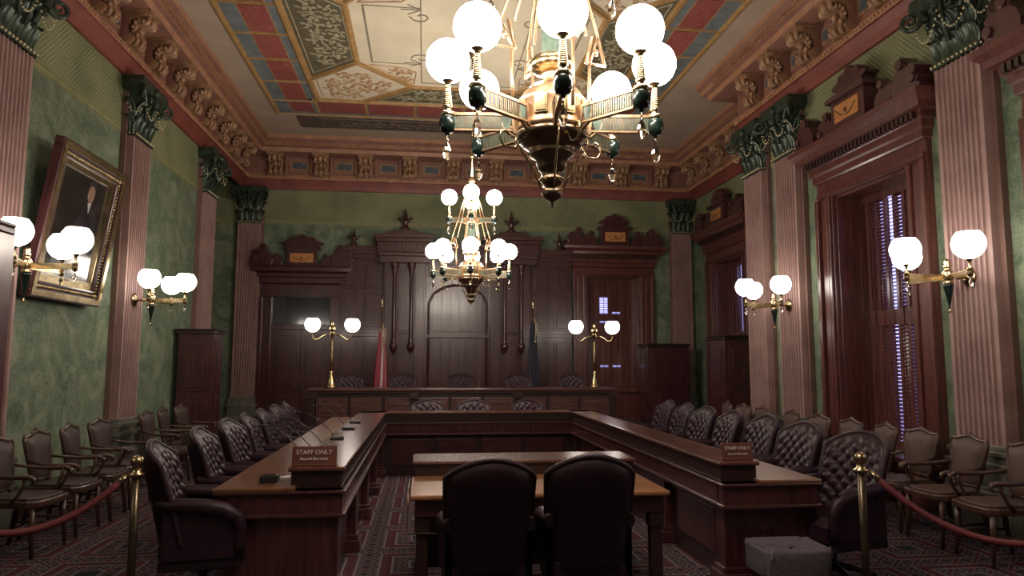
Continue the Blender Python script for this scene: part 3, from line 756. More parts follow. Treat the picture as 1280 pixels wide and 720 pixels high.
b.tube([(x,.13,z) for x,z in [(-.65,.4)]+[(-.65,2.9)]+[(p[0],p[1]+.05) for p in pts[1:-1]]+[(.65,2.9),(.65,.4)]],.035,6)
b.bx(-.72,.72,.10,.16,2.12,2.2)
b.build('centre_panel','mahog',root,bevel=.005)
b=MB()
for o,z0,z1 in ((.1,3.5,3.6),(.14,3.6,3.75),(.2,3.75,3.85),(.12,3.85,4.15),(.2,4.15,4.24)): b.bx(-.66,.66,0,.1+o,z0,z1)
b.build('centre_cornice','mahog_x',root,bevel=.006)

# wooden cabinets / radiator housings
def cabinet(label, x0,x1,y0,y1,h,front,ov=.05):
    t=thing('wooden_cabinet',label,'cabinet',((x0+x1)/2,(y0+y1)/2,0),0,'panelled wooden cabinets by the walls')
    hx,hy=(x1-x0)/2,(y1-y0)/2
    b=MB(); b.bx(-hx,hx,-hy,hy,.12,h-.08)
    b.bx(-hx-.01,hx+.01,-hy-.01,hy+.01,0,.12)
    b.build('body','mahog',t,bevel=.006)
    c=MB(); c.bx(-hx-ov*.6,hx+ov*.6,-hy-ov*.6,hy+ov*.6,h-.08,h-.03); c.bx(-hx-ov,hx+ov,-hy-ov,hy+ov,h-.03,h); c.build('top','desk',t,bevel=.01)
    p=MB()
    if 'y' in front:
        for z0,z1 in ((.22,h*.48),(h*.52,h-.18)):
            p.bx(-hx+.08,hx-.08,-hy-.015,-hy,z0,z1); p.bx(-hx+.14,hx-.14,-hy-.03,-hy-.015,z0+.06,z1-.06)
    if 'X' in front or 'x' in front:
        sx=1 if 'X' in front else -1
        for z0,z1 in ((.22,h*.48),(h*.52,h-.18)):
            p.bx(*sorted((sx*hx,sx*(hx+.015))),-hy+.08,hy-.08,z0,z1); p.bx(*sorted((sx*(hx+.015),sx*(hx+.03))),-hy+.14,hy-.14,z0+.06,z1-.06)
    p.build('door_panel','mahog',t,bevel=.005)
    return t
cabinet('tall dark wooden cabinet in front of the far pilaster on the left wall',-4.0,-3.44,12.1,12.6,2.12,'yX')
cabinet('wide dark wooden cabinet below the back right pilaster',4.88,5.80,15.1,15.75,2.0,'yx')
cabinet('red-brown wooden cabinet half hidden behind the paired right-wall pilasters',5.55,6.25,12.6,13.3,2.1,'yx')
t=cabinet('tall mahogany cabinet at the left edge of the photo beside the near lamp bracket',-3.62,-2.868,4.3,5.27,2.55,'y',.004)

# ------------------------------------------------------------------ lamps
def drop(mb, c, s=1.0, m=0):
    x,y,z=c   # hangs down from c
    mb.lathe([(.002,0),(.006*s,-.01*s),(.003*s,-.018*s),(.014*s,-.04*s),(.02*s,-.06*s),(.012*s,-.09*s),(.001,-.105*s)],6,(x,y,z),m,False)
GL=[(.03,-.112),(.045,-.105)]+[(.12*math.sin(R(a)),-.12*math.cos(R(a))) for a in range(30,166,9)]+[(.03,.118),(.028,.113)]
def bowl_prof(r): # opal shade, flat open top with frilled rim
    return [(.028,-r*1.02),(.045,-r*.95)]+[(r*math.sin(R(a)),-r*math.cos(R(a))) for a in range(35,140,8)]+[(r*.70,r*.76),(r*.66,r*.70),(r*.3,r*.6)]
def chandelier(loc,label):
    t=thing('chandelier',label,'chandelier',loc,0)
    z=lambda a: a-2.42
    b=MB(); b.lathe([(.002,0),(.008,.03),(.012,.04),(.03,.05),(.05,.065),(.056,.085),(.05,.105),(.03,.115),(.025,.13)],20,(0,0,0)); b.build('finial','brassdk',t)
    b=MB(); b.lathe([(.025,.12),(.05,.135),(.06,.15),(.058,.17),(.05,.18),(.06,.2),(.075,.215),(.08,.23),(.082,.235),(.09,.27),(.12,.29),(.125,.31),(.12,.32),(.15,.34),(.16,.345),(.165,.36),(.19,.375),(.2,.39),(.2,.41),(.18,.42)],28,(0,0,0)); b.build('bowl','brassdk',t)
    b=MB()
    for k in range(20):
        a=2*PI*k/20; b.sphere((.062*math.cos(a),.062*math.sin(a),.16),.009,5)
    for k in range(4):
        a=k*PI/2; b.tube([(.195*math.cos(a),.195*math.sin(a),.40),(.2*math.cos(a),.2*math.sin(a),.36),(.14*math.cos(a),.14*math.sin(a),.27),(.09*math.cos(a),.09*math.sin(a),.18),(.055*math.cos(a),.055*math.sin(a),.10)],.006,5)
    b.build('bowl_trim','brass',t)
    b=MB(); b.lathe([(.19,.42),(.196,.44),(.186,.455),(.186,.47),(.184,.57),(.19,.585),(.18,.60),(.15,.645),(.10,.67),(.065,.68),(.055,.7),(.045,.72),(.05,.74),(.06,.76)],28,(0,0,0)); b.build('hub','copper',t)
    for k in range(8):
        q=MB(); q.M=Matrix.Rotation(-PI/2+R(-5+22.5)+k*PI/4,4,'Z'); q.bx(.172,.196,-.035,.035,.475,.575); q.bx(.19,.202,-.025,.025,.485,.565); q.build('hub_plate','brass',t)
    b=MB(); b.lathe([(.05,.75),(.08,.76),(.115,.775),(.125,.79),(.125,.81),(.11,.825),(.105,.84),(.06,.85)],28,(0,0,0)); b.build('collar','brass',t)
    b=MB()
    out=[]
    for k in range(32):
        a=2*PI*k/32; r=.056 if k%2 else .048; out.append((r*math.cos(a),r*math.sin(a)))
    b.prism(out,'z',.84,1.26,0); b.build('column','tealp',t)
    b=MB(); b.lathe([(.05,1.24),(.075,1.25),(.085,1.28),(.085,1.34),(.06,1.37),(.03,1.4),(.025,1.86),(.05,1.88),(.05,1.93),(.02,1.96)],20,(0,0,0)); b.build('upper_hub','copper',t)
    b=MB(); b.tube([(0,0,1.95),(0,0,ZC-2.42-.1)],.018,8); b.sphere((0,0,2.9),.05,10); b.sphere((0,0,2.3),.04,10); b.build('hanging_rod','brass',t)
    b=MB(); b.lathe([(.02,ZC-2.42-.25),(.05,ZC-2.42-.22),(.06,ZC-2.42-.14),(.14,ZC-2.42-.08),(.2,ZC-2.42-.03),(.22,ZC-2.42-.001)],24,(0,0,0)); b.build('ceiling_rose','brass',t)
    def arm(ang,r0,r1,za,up):
        K=Matrix.Rotation(ang,4,'Z')
        a=MB(); a.M=K
        h=.05 if not up else .035
        # bar with top and bottom rails, curved bracket toward the hub
        a.bx(r0,r1-.03,-.016,.016,za+h*.7,za+h); a.bx(r0+.05,r1-.04,-.014,.014,za-h,za-h*.8)
        a.tube([(r0,0,za-h*1.6),(r0+.05,0,za-h*1.5),(r0+.10,0,za-h*.6),(r0+.12,0,za+h*.5)],.011,6)
        a.prism([(r0-.02,za+h),(r0-.02,za-h*1.7),(r0+.045,za-h*1.2),(r0+.06,za+h)],'y',-.015,.015)
        o=a.build('arm','copper',t)
        p=MB(); p.M=K; p.prism([(r0+.05,za+h*.7),(r0+.07,za-h*.8),(r1-.04,za-h*.8),(r1-.035,za+h*.7)],'y',-.010,.010,0)
        x=r0+.11
        while x<r1-.05:
            p.bx(x,x+.006,-.014,.014,za-h*.7,za+h*.6,1); x+=.014
        p.build('openwork_panel',['tealp','brassdk'],o)
        u=MB(); u.M=K
        u.lathe([(.008,-.075),(.012,-.07),(.012,-.06),(.034,-.055),(.044,-.03),(.046,0),(.042,.025),(.036,.03)],14,(r1,0,za)); u.build('urn','teal',o)
        g=MB(); g.M=K
        g.lathe([(.035,.025),(.042,.03),(.044,.042),(.04,.052),(.022,.06),(.014,.068),(.02,.078),(.026,.085)],14,(r1,0,za))
        for q in range(11): g.lathe([(.024-.0012*q,0),(.026-.0012*q,.005),(.024-.0012*q,.010)],10,(r1,0,za+.083+q*.0115))
        g.lathe([(.013,0),(.014,.01),(.028,.025),(.034,.03),(.034,.034)],12,(r1,0,za+.205)); g.build('spiral_candle','brass',o)
        G=MB(); G.M=K; G.lathe([(q,w) for q,w in GL],24,(r1,0,za+.345)); G.build('glass_globe','globe_ch',o)
        d=MB(); d.M=K; d.tube([(r1,0,za-.07),(r1,0,za-.095)],.004,4); drop(d,(r1,0,za-.09),1.25); d.build('crystal_drop','crystal',o)
        return o
    for k in range(8): arm(-PI/2+R(-5)+k*PI/4,.165,.57,.475,False)
    for k in range(4): arm(-PI/2+R(-5)+k*PI/2,.06,.34,1.30,True)
    for k in range(4):
        a=-PI/2+R(-5+22)+k*PI/2
        s=MB(); s.M=Matrix.Rotation(a,4,'Z')
        s.tube([(.03,.0,1.9),(.30,.0,1.02)],.009,5); s.tube([(.03,0,1.9),(.22,0,1.02)],.009,5)
        s.tube([(.30,0,1.02),(.34,0,.86),(.22,0,.86),(.26,0,1.02)],.012,5)
        s.tube([(.28,-.02,1.0),(.25,.02,.86)],.008,5)
        s.tube([(.24,0,.86),(.235,0,.5)],.010,5); s.sphere((.28,0,.93),.022,8)
        s.build('strut','copper',t)
        w=MB(); w.M=Matrix.Rotation(a,4,'Z')
        w.tube([(.18,0,.36),(.22,0,.31),(.28,0,.31),(.31,0,.35),(.30,0,.39),(.27,0,.40),(.255,0,.375)],.006,5); w.build('scroll_bracket','brass',t)
    return t
chandelier((CX,3.68,2.42),'large brass and teal chandelier with lit opal globes filling the top centre foreground')
o=chandelier((CX,10.45,2.42),'smaller-looking distant brass chandelier hanging over the far end of the desks')

def sconce(loc, rz, label):
    # local: y out of the pilaster face
    t=thing('wall_lamp',label,'wall lamp',loc,rz,'three-globe brass wall lamps on the pilasters')
    b=MB(); b.M=Matrix.Rotation(-PI/2,4,'X')   # lathe axis -> +y
    b.lathe([(.085,0),(.09,.01),(.085,.02),(.05,.03),(.035,.045),(.03,.05)],20); b.build('wall_plate','brass',t)
    b=MB(); b.tube([(0,.03,0),(0,.10,-.005),(0,.2,.01)],.016,8); b.sphere((0,.12,0),.028,8); b.build('bracket','copper',t)
    b=MB(); b.lathe([(.03,-.075),(.048,-.07),(.05,-.055),(.04,-.045),(.045,-.03),(.05,0),(.05,.04),(.04,.06),(.022,.07),(.03,.09),(.035,.11),(.02,.125),(.03,.14),(.02,.165),(.001,.18)],16,(0,.23,0)); b.build('body','brass',t)
    b=MB(); b.lathe([(.001,-.32),(.006,-.31),(.01,-.3),(.008,-.285),(.012,-.26),(.045,-.09),(.05,-.075)],14,(0,.23,0)); b.build('cone_tip','teal',t)
    b=MB(); b.lathe([(.012,-.345),(.016,-.335),(.010,-.325),(.008,-.30)],10,(0,.23,0)); b.build('tip_bead','brass',t)
    for a in (-75,0,75):
        dx,dy=math.sin(R(a)),math.cos(R(a)); L=.43
        A=MB(); K=Matrix.Translation((0,.23,0))@Matrix.Rotation(R(90-a),4,'Z'); A.M=K
        A.bx(.04,L-.01,-.012,.012,.012,.024); A.bx(.04,L-.01,-.010,.010,-.03,-.02)
        A.bx(.04,L-.01,-.005,.005,-.022,.014)
        A.lathe([(.012,-.05),(.022,-.04),(.026,-.01),(.024,.02),(.03,.03),(.014,.04),(.012,.09),(.02,.10),(.034,.115),(.03,.12)],12,(L,0,0))
        o=A.build('arm','brass',t)
        G=MB(); G.M=K; G.lathe(bowl_prof(.14),24,(L,0,.255)); G.build('glass_globe','globe',o)
        D=MB(); D.M=K; drop(D,(L,0,-.045),1.0); D.build('crystal_drop','crystal',o)
    return t
zs=2.42
sconce((XR-.15,6.18,zs),PI/2,'brass wall lamp with three lit globes on the wide near right pilaster')
sconce((XR-.15,9.60,zs),PI/2,'brass wall lamp on the farther right pilaster beyond the shuttered window')
sconce((XL+.15,10.09,zs),-PI/2,'brass wall lamp on the pilaster right of the portrait')
sconce((XL+.15,7.02,zs+.06),-PI/2,'brass wall lamp at the left edge, its globes in front of the portrait')

sconce((XR-.15,2.8,zs),PI/2,'brass wall lamp added for fill, unseen behind the camera on the right wall')  # unseen lamp, added to lift the dark camera-facing sides
sconce((XL+.15,2.8,zs),-PI/2,'brass wall lamp added for fill, unseen behind the camera on the left wall')  # its unseen left-wall partner, likewise added as soft fill
# ------------------------------------------------------------------ bench (rostrum) with dais
mb=MB(); mb.bx(-3.2,4.7,13.35,YB,0,.30); mb.bx(-3.1,4.6,13.2,13.35,0,.15); struct(mb.build('trim_%d'%(tn[0]+1),'carpet')); tn[0]+=1
t=thing('judges_bench','long raised mahogany bench with carved front at the back of the room','bench',(.755,13,0))
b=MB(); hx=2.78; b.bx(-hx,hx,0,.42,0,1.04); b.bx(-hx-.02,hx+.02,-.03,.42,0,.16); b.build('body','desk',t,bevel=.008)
b=MB(); b.bx(-hx-.05,hx+.05,-.08,.52,1.06,1.11); b.bx(-hx-.02,hx+.02,-.05,.48,1.02,1.06); b.build('top','bench',t,bevel=.012)
for i in range(9):
    p=MB(); x0=-hx+.12+i*.60; x1=x0+.54
    p.bx(x0,x1,-.03,0,.3,.94); p.bx(x0+.05,x1-.05,-.045,-.03,.36,.88)
    if i%2==0:
        for k in range(7): p.sphere((x0+.1+k*.057,-.05,.82),.018,6)
        for k in range(4): p.bx(x0+.1,x1-.1,-.055,-.045,.45+k*.08,.475+k*.08)
    p.build('front_panel','bench',t,bevel=.005)
for x in (-hx+.04,-.95,.95,hx-.04):
    p=MB(); p.bx(x-.06,x+.06,-.07,0,.16,1.0); p.bx(x-.08,x+.08,-.09,0,.92,1.02); p.build('pilaster_strip','desk',t,bevel=.006)

def post_lamp(loc,label):
    t=thing('post_lamp',label,'lamp',loc,0,'two-globe brass post lamps on the bench')
    b=MB(); b.lathe([(.11,0),(.115,.02),(.10,.05),(.085,.07),(.08,.12),(.05,.19),(.035,.25),(.03,.3)],20); b.build('base','brass',t)
    b=MB(); b.lathe([(.026,.28),(.034,.5),(.034,.6),(.026,.85),(.024,.98),(.035,.99),(.035,1.02)],16); b.build('post','brass',t)
    b=MB(); b.lathe([(.03,1.01),(.055,1.04),(.06,1.08),(.05,1.11),(.025,1.13),(.018,1.15),(.025,1.17),(.012,1.2),(.001,1.23)],16); b.build('finial','brass',t)
    for s in (-1,1):
        a=MB(); a.tube([(0,0,.97),(s*.10,0,.965),(s*.18,0,.93),(s*.24,0,.88),(s*.30,0,.87),(s*.345,0,.91),(s*.355,0,.97),(s*.355,0,1.0)],[.016,.015,.014,.013,.013,.012,.012,.014],8)
        a.lathe([(.014,-.02),(.03,0),(.04,.012)],12,(s*.355,0,1.0)); o=a.build('arm','brass',t)
        g=MB(); g.lathe(bowl_prof(.14),20,(s*.355,0,1.15)); g.build('glass_globe','globe',o)
    return t
post_lamp((-1.68,13.15,1.11),'brass post lamp with two globes on the left end of the bench')
post_lamp((3.2,13.15,1.11),'brass post lamp with two globes on the right end of the bench')

# ------------------------------------------------------------------ U-shaped desk
def seg_profile(mb, run, a0, a1):
    pass
XI0,XI1,YI = -.55,2.14,10.18      # inner outline
XO0,XO1,YO = -1.37,2.86,11.0
YN0,YN1 = 4.95,4.90
LW=.36
t=thing('committee_desk','long U-shaped mahogany committee desk with raised inner ledge','desk',(CX+.1,8,0))
t_loc=Vector(t.location)
def DK(): 
    m=MB(); m.M=Matrix.Translation(-t_loc); return m
b=DK()   # writing tops
b.bx(XO0,XI0-.3,YN0-.02,YO,.73,.76); b.bx(XI1+.25,XO1,YN1-.02,YO,.73,.76); b.bx(XI0-.3,XI1+.25,YI+.3,YO,.73,.76)
b.build('writing_top','desktop',t,bevel=.008)
b=DK()   # raised ledge
b.bx(XI0-LW,XI0+.02,YN0+.06,YI+.3,.85,.88); b.bx(XI1-.02,XI1+.29,YN1+.06,YI+.3,.85,.88); b.bx(XI0-LW,XI1+.29,YI-.02,YI+.34,.85,.88)
b.build('ledge_top','ledge',t,bevel=.01)
b=DK()
b.bx(XI0-LW+.02,XI0,YN0+.08,YI+.3,.735,.86); b.bx(XI1,XI1+.27,YN1+.08,YI+.3,.735,.86); b.bx(XI0-LW+.02,XI1+.27,YI,YI+.32,.735,.86)
b.build('ledge_riser','desk',t,bevel=.006)
b=DK()   # aprons with moulding
for x0,x1,y0,y1 in ((XI0-.44,XI0+.015,YN0+.131,YI-.036),(XI1-.015,XI1+.44,YN1+.131,YI-.036),(XI0-.44,XI1+.44,YI-.015,YI+.45),(XO0+.02,XI0+.015,YN0,YN0+.11),(XI1-.015,XO1-.02,YN1,YN1+.11)):
    b.bx(x0,x1,y0,y1,.58,.735); b.bx(x0-.02,x1+.02,y0-.02,y1,.56,.585); b.bx(x0-.02,x1+.02,y0-.02,y1,.715,.735)
b.build('apron','mahog',t,bevel=.006)
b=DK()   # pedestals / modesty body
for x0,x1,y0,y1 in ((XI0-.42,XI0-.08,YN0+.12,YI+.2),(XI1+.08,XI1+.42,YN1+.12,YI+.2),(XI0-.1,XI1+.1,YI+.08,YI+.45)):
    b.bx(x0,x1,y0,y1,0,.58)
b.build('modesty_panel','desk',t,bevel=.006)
for s,xi in ((-1,XI0),(1,XI1)):
    for i in range(5):
        y0=YN0+.02+i*1.28
        p=DK(); x0,x1=sorted((xi-s*.0,xi+s*.1)) 
        w=.46 if i else .5
        p.bx(*sorted((xi+s*.01,xi+s*.72)),y0,y0+.16,.05,.57); p.bx(*sorted((xi-s*.03,xi+s*.74)),y0-.03,y0+.19,0,.10); p.bx(*sorted((xi-s*.01,xi+s*.73)),y0-.01,y0+.17,.10,.14)
        p.build('pedestal','mahog',t,bevel=.008)
        if i<4:
            q=DK(); q.bx(*sorted((xi+s*.065,xi+s*.08)),y0+.3,y0+1.1,.16,.5); q.build('inset_panel','mahog',t,bevel=.006)
for i in range(4):
    q=DK(); x0=XI0+.1+i*.64; q.bx(x0,x0+.55,YI+.06,YI+.08,.14,.5); q.build('inset_panel','mahog_x',t,bevel=.006)

# counsel table
t=thing('counsel_table','low honey-topped counsel table behind the two foreground chairs','table',(.78,5.2,0))
X0,X1=-.86,.86
b=MB(); b.bx(X0,X1,-.56,.22,.71,.745); b.build('writing_top','tabletop',t,bevel=.012)
b=MB(); b.bx(X0,X1,.20,.66,.83,.855); b.build('ledge_top','ledge',t,bevel=.01)
b=MB(); b.bx(X0+.02,X1-.02,.22,.64,.70,.83); b.build('ledge_box','desk',t,bevel=.006)
b=MB(); b.bx(X0+.03,X1-.03,-.52,.62,.60,.71); b.build('apron','mahog_x',t,bevel=.006)
b=MB(); b.bx(X0+.10,X1-.10,.3,.34,.06,.6); b.build('modesty_panel','desk',t,bevel=.006)
for x in (X0+.08,X1-.08):
    for y in (-.46,.56):
        l=MB(); l.bx(x-.04,x+.04,y-.04,y+.04,0,.6); l.bx(x-.055,x+.055,y-.055,y+.055,0,.08); l.bx(x-.05,x+.05,y-.05,y+.05,.5,.6); l.build('leg','desk',t,bevel=.008)
b=MB(); b.tube([(X0-.015,-.5,.745),(X0-.015,-.5,.50),(X0+.3,-.535,.50)],.006,6); b.tube([(X0-.015,-.5,.745),(X0-.015,.1,.745)],.006,6); b.build('edge_rail','brassdk',t)

# ------------------------------------------------------------------ tufted leather armchair (faces +y)
def tuft(u,v,nu,nv):
    a=math.sin(PI*(u*nu+v*nv)); b=math.sin(PI*(u*nu-v*nv)); return abs(a*b)**.45
def make_tufted():
    t=thing('leather_armchair','x','armchair',(0,0,0))
    W=.29
    def topz(x): return .985+.075*math.cos(max(-1,min(1,x/W))*PI/2*1.05)-.03*(abs(x)/W)**6
    def back_pt(u,v,side):
        a=(u-.5)*2; x=a*W*(1-.06*(1-v)); zt=topz(x); z=.42+(zt-.42)*v
        lean=-.20-.13*v - .02*v*v; curve=.10*a*a*a*a
        y=lean+curve
        edge=(1-abs(a)**10)*(1-v**14)
        if side: return (x,y+.045*edge+.032*tuft(u,v,5,6)*edge,z)
        return (x*1.03,y-.055*edge-.01,z+.0)
    b=MB(); nu,nv=40,46
    b.grid(lambda u,v: back_pt(u,v,True),nu,nv); b.grid(lambda u,v: back_pt(1-u,v,False),nu//2,nv//2)
    rim=[];rim2=[]
    for k in range(25): rim.append(back_pt(0,k/24,True)); rim2.append(back_pt(0,k/24,False))
    for k in range(1,25): rim.append(back_pt(k/24,1,True)); rim2.append(back_pt(k/24,1,False))
    for k in range(1,25): rim.append(back_pt(1,1-k/24,True)); rim2.append(back_pt(1,1-k/24,False))
    n=len(rim); b.add(rim+rim2,[(i,i+1,n+i+1,n+i) for i in range(n-1)],0,True)
    b.tube([tuple((Vector(p)+Vector(q))/2) for p,q in zip(rim,rim2)],.020,8,0)
    bk=b.build('backrest','leather',t)
    s=MB()
    def seat(u,v):
        a=(u-.5)*2; x=a*.245; y=-.24+.52*v; e=(1-abs(a)**8)*(1-abs(2*v-1)**8)
        return (x,y,.43+.045*e+.018*tuft(u,v,4,4)*e)
    s.grid(seat,28,28); s.bx(-.245,.245,-.24,.28,.33,.435); s.build('seat_cushion','leather',t,bevel=0)
    for sx in (-1,1):
        a=MB()
        pts=[(sx*.265,-.26,.68),(sx*.275,-.14,.68),(sx*.28,.02,.665),(sx*.28,.14,.64),(sx*.275,.22,.59),(sx*.27,.24,.52),(sx*.265,.235,.42),(sx*.265,.23,.34)]
        a.tube(pts,[.04,.045,.05,.052,.05,.044,.038,.035],10)
        # tufted side
        def side(u,v):
            y=-.22+.44*u; z=.34+.33*v; e=math.sin(PI*u)**.3*math.sin(PI*v)**.3 if 0<u<1 and 0<v<1 else 0
            return (sx*(.262-.028*tuft(u,v,3,2)*e),y,z)
        a.grid(side,14,10); a.grid(lambda u,v:(sx*.29,-.22+.44*u,.34+.33*v),2,2)
        a.build('armrest','leather',t)
    f=MB(); f.bx(-.28,.28,-.24,.25,.27,.34); f.build('seat_frame','leather_back',t,bevel=.01)
    p=MB(); p.lathe([(.09,.27),(.09,.25),(.03,.24),(.028,.12),(.05,.11),(.05,.07),(.03,.065)],14); pd=p.build('pedestal','desk',t)
    for k in range(5):
        a=2*PI*k/5+.3; K=Matrix.Rotation(a,4,'Z')
        l=MB(); l.M=K; l.tube([(.02,0,.10),(.12,0,.095),(.22,0,.075),(.28,0,.065)],[.028,.026,.022,.018],6); o=l.build('leg','desk',t)
        c=MB(); c.M=K; c.tube([(.28,-.012,.028),(.28,.012,.028)],.028,10); c.tube([(.28,0,.05),(.28,0,.07)],.008,5); c.build('caster','black',o)
    return t
ch=make_tufted(); first=[True]
def place(x,y,face,label,group,sc=None,z=0):
    """face = heading of the front, degrees from +y toward -x"""
    if first[0]:
        first[0]=False; ch.location=(x,y,z); ch.rotation_euler=(0,0,R(face)); ch['label']=label; ch['group']=group
        if sc: ch.scale=sc
        return ch
    return dup(ch,(x,y,z),R(face),label,group,sc)
g='oxblood tufted leather armchairs'
place(.375,4.36,2,'left one of the two dark leather armchairs seen from behind in the foreground',g,(.87,.96,.985))
place(.985,4.38,-3,'right one of the two dark leather armchairs seen from behind in the foreground',g,(.87,.96,.995))
od2=['at the near end','second from the near end','third from the near end','middle of the seven','third from the far end','second from the far end','at the far corner']
for i,(y,f) in enumerate(zip((5.12,6.02,6.82,7.52,8.22,8.92,9.6),(-80,-86,-92,-86,-90,-95,-88))):
    place(-1.46,y,f,'oxblood tufted armchair outside the left desk wing, %s'%od2[i],g,(1,1,1))
for i,(y,f,x) in enumerate(zip((5.08,6.0,6.85,7.5,8.16,8.84,9.5),(103,93,90,86,92,88,90),(3.04,3.06,3.12,3.05,3.03,3.03,3.03))):
    place(x,y,f,'oxblood tufted armchair outside the right desk wing, %s'%od2[i],g,(1,1,1))
for i,x in enumerate((.05,.80,1.68)):
    place(x,11.25,180,'%s leather armchair peeking over the back desk section, in front of the bench'%('left','middle','right')[i],g,(.9,.9,.915))
for i,x in enumerate((-1.44,-.43,.71,1.87,2.96)):
    place(x,13.85,180,'tufted leather chair on the dais behind the bench, %s'%('beside the left post lamp','just right of the striped flag','at the centre of the arch','beside the dark flag','beside the right post lamp')[i],g,(.88,.9,1),.3)

# ------------------------------------------------------------------ wooden visitor armchair (faces +y)
def make_wood(pad):
    t=thing('wooden_armchair','x','armchair',(0,0,0))
    zt=.93
    def outline(k,off=0):   # shield back outline, x,z
        P_=[(.15,.50),(.18,.56),(.20,.68),(.222,.80),(.235,.87),(.215,.905),(.17,.898),(.11,.91),(.05,.928),(0,.933)]
        return P_
    P_=outline(0)
    full=[(x,z) for x,z in P_]+[(-x,z) for x,z in P_[::-1][1:]]
    yb=lambda z: -.20-.16*(z-.45)
    b=MB(); pts=[(x,yb(z),z) for x,z in full]
    b.tube([(.15,yb(.42),.42)]+pts+[(-.15,yb(.42),.42)],.020,8)
    b.tube([(-.15,yb(.50),.50),(.15,yb(.50),.50)],.016,6)
    b.tube([(-.05,yb(.93),.935),(0,yb(.94),.95),(.05,yb(.93),.935)],[.012,.022,.012],6)
    b.build('back_frame','chairwood',t)
    p=MB(); n=len(full)
    c=(0,.70)
    for sgn,off in ((1,.022),(-1,.012)):
        vs=[(c[0],yb(c[1])+sgn*(off+.02),c[1])]; rings=[(.55,off+.018),(.85,off+.008),(1,0)]
        for sc,o in rings:
            for x,z in full: vs.append((x*sc,yb(c[1]+(z-c[1])*sc)+sgn*o,c[1]+(z-c[1])*sc))
        fs=[(0,1+i,1+(i+1)%n) for i in range(n)]
        for r_ in range(2): fs+=[(1+r_*n+i,1+(r_+1)*n+i,1+(r_+1)*n+(i+1)%n,1+r_*n+(i+1)%n) for i in range(n)]
        p.add(vs,fs,0,True)
    p.build('back_pad',pad,t)
    s=MB(); sp=[(-.24,-.22),(.24,-.22),(.27,.0),(.285,.18),(.24,.25),(.12,.275),(-.12,.275),(-.24,.25),(-.285,.18),(-.27,.0)]
    s.prism(sp,'z',.40,.455); s.build('seat','chairwood',t,bevel=.012)
    s=MB(); s.prism([(x*.85,y*.85+.005) for x,y in sp],'z',.45,.475); s.build('seat_pad',pad,t,bevel=.012)
    for sx in (-1,1):
        a=MB(); a.tube([(sx*.205,yb(.68),.69),(sx*.24,-.16,.675),(sx*.29,-.04,.655),(sx*.305,.08,.65),(sx*.295,.18,.655),(sx*.285,.225,.64),(sx*.285,.235,.61),(sx*.285,.215,.60)],[.015,.018,.021,.024,.026,.024,.018,.012],8,flat=.8)
        a.tube([(sx*.275,.05,.44),(sx*.295,.11,.5),(sx*.285,.15,.58),(sx*.29,.16,.65)],[.018,.015,.015,.018],6); a.build('armrest','chairwood',t)
        for y in (-.19,.2):
            l=MB(); l.tube([(sx*.235,y,.41),(sx*.24,y+.01*(1 if y>0 else -1),.25),(sx*.25,y+(.03 if y>0 else -.06),.0)],[.022,.026,.016],8); l.build('leg','chairwood',t)
    k=MB(); k.tube([(-.24,-.2,.2),(-.245,.215,.2)],.011,6); k.tube([(.24,-.2,.2),(.245,.215,.2)],.011,6); k.tube([(-.243,0,.2),(.243,0,.2)],.011,6); k.build('stretcher','chairwood',t)
    return t
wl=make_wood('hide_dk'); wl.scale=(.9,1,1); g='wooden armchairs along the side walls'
od=['nearest','second','third','fourth','fifth','sixth','farthest']
LY=(6.55,7.22,7.86,8.48,9.86,10.46,11.15)
for i,y in enumerate(LY):
    lb='wooden armchair with shield back on the left wall, %s'%('partly cut by the photo edge','second from the photo edge','below the portrait','nearest before the pilaster','first past the pilaster','second past the pilaster','beside the tall cabinet')[i]
    rz=R(-90+(i%3-1)*5)
    if i==0: wl.location=(-3.34,y,0); wl.rotation_euler=(0,0,rz); wl['label']=lb; wl['group']=g
    else: dup(wl,(-3.34,y,0),rz,lb,g)
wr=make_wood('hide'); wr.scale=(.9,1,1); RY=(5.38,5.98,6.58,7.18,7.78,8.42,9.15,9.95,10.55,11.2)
for i,y in enumerate(RY):
    lb='tan-backed armchair on the right wall, %s'%('at the photo edge, nearest of all','below the near pilaster','brightest, below the shuttered window','under the window beside the near pilaster','behind the rope post','just past the window casing','below the far wall lamp','below the paired pilasters','second from the far end','farthest of the row')[i]
    rz=R(90+(i%3-1)*6)
    if i==0: wr.location=(4.68,y,0); wr.rotation_euler=(0,0,rz); wr['label']=lb; wr['group']=g
    else: dup(wr,(4.68,y,0),rz,lb,g)

# ------------------------------------------------------------------ portrait
t=thing('framed_portrait','large gilt framed oil portrait of a dark suited figure leaning off the left wall','painting',(XL+.04,8.33,2.25),-PI/2)
t.rotation_euler=(R(-8.5),0,-PI/2)
w,h=.78,.84*2
b=MB()
for (o,i_,y0,y1) in ((0,.09,.0,.10),(.08,.17,.0,.06),(.15,.18,.0,.075)):
    for s in (-1,1):
        b.bx(*sorted((s*(w-o),s*(w-i_))),y0,y1,i_,h-i_,0)
    b.bx(-w+o,w-o,y0,y1,o,i_,0); b.bx(-w+o,w-o,y0,y1,h-i_,h-o,0)
b.build('outer_frame','mahog',t,bevel=.012)
b=MB()
for (o,i_,y0,y1) in ((.025,.085,.0,.112),(.165,.235,.0,.05)):
    for s in (-1,1): b.bx(*sorted((s*(w-o),s*(w-i_))),y0,y1,i_,h-i_)
    b.bx(-w+o,w-o,y0,y1,o,i_); b.bx(-w+o,w-o,y0,y1,h-i_,h-o)
for k in range(40):
    q=k/39
    for s in (-1,1): b.sphere((s*(w-.125),.07,.1+(h-.2)*q),.022,5)
    b.sphere((-w+.1+(2*w-.2)*q,.07,.125),.022,5); b.sphere((-w+.1+(2*w-.2)*q,.07,h-.125),.022,5)
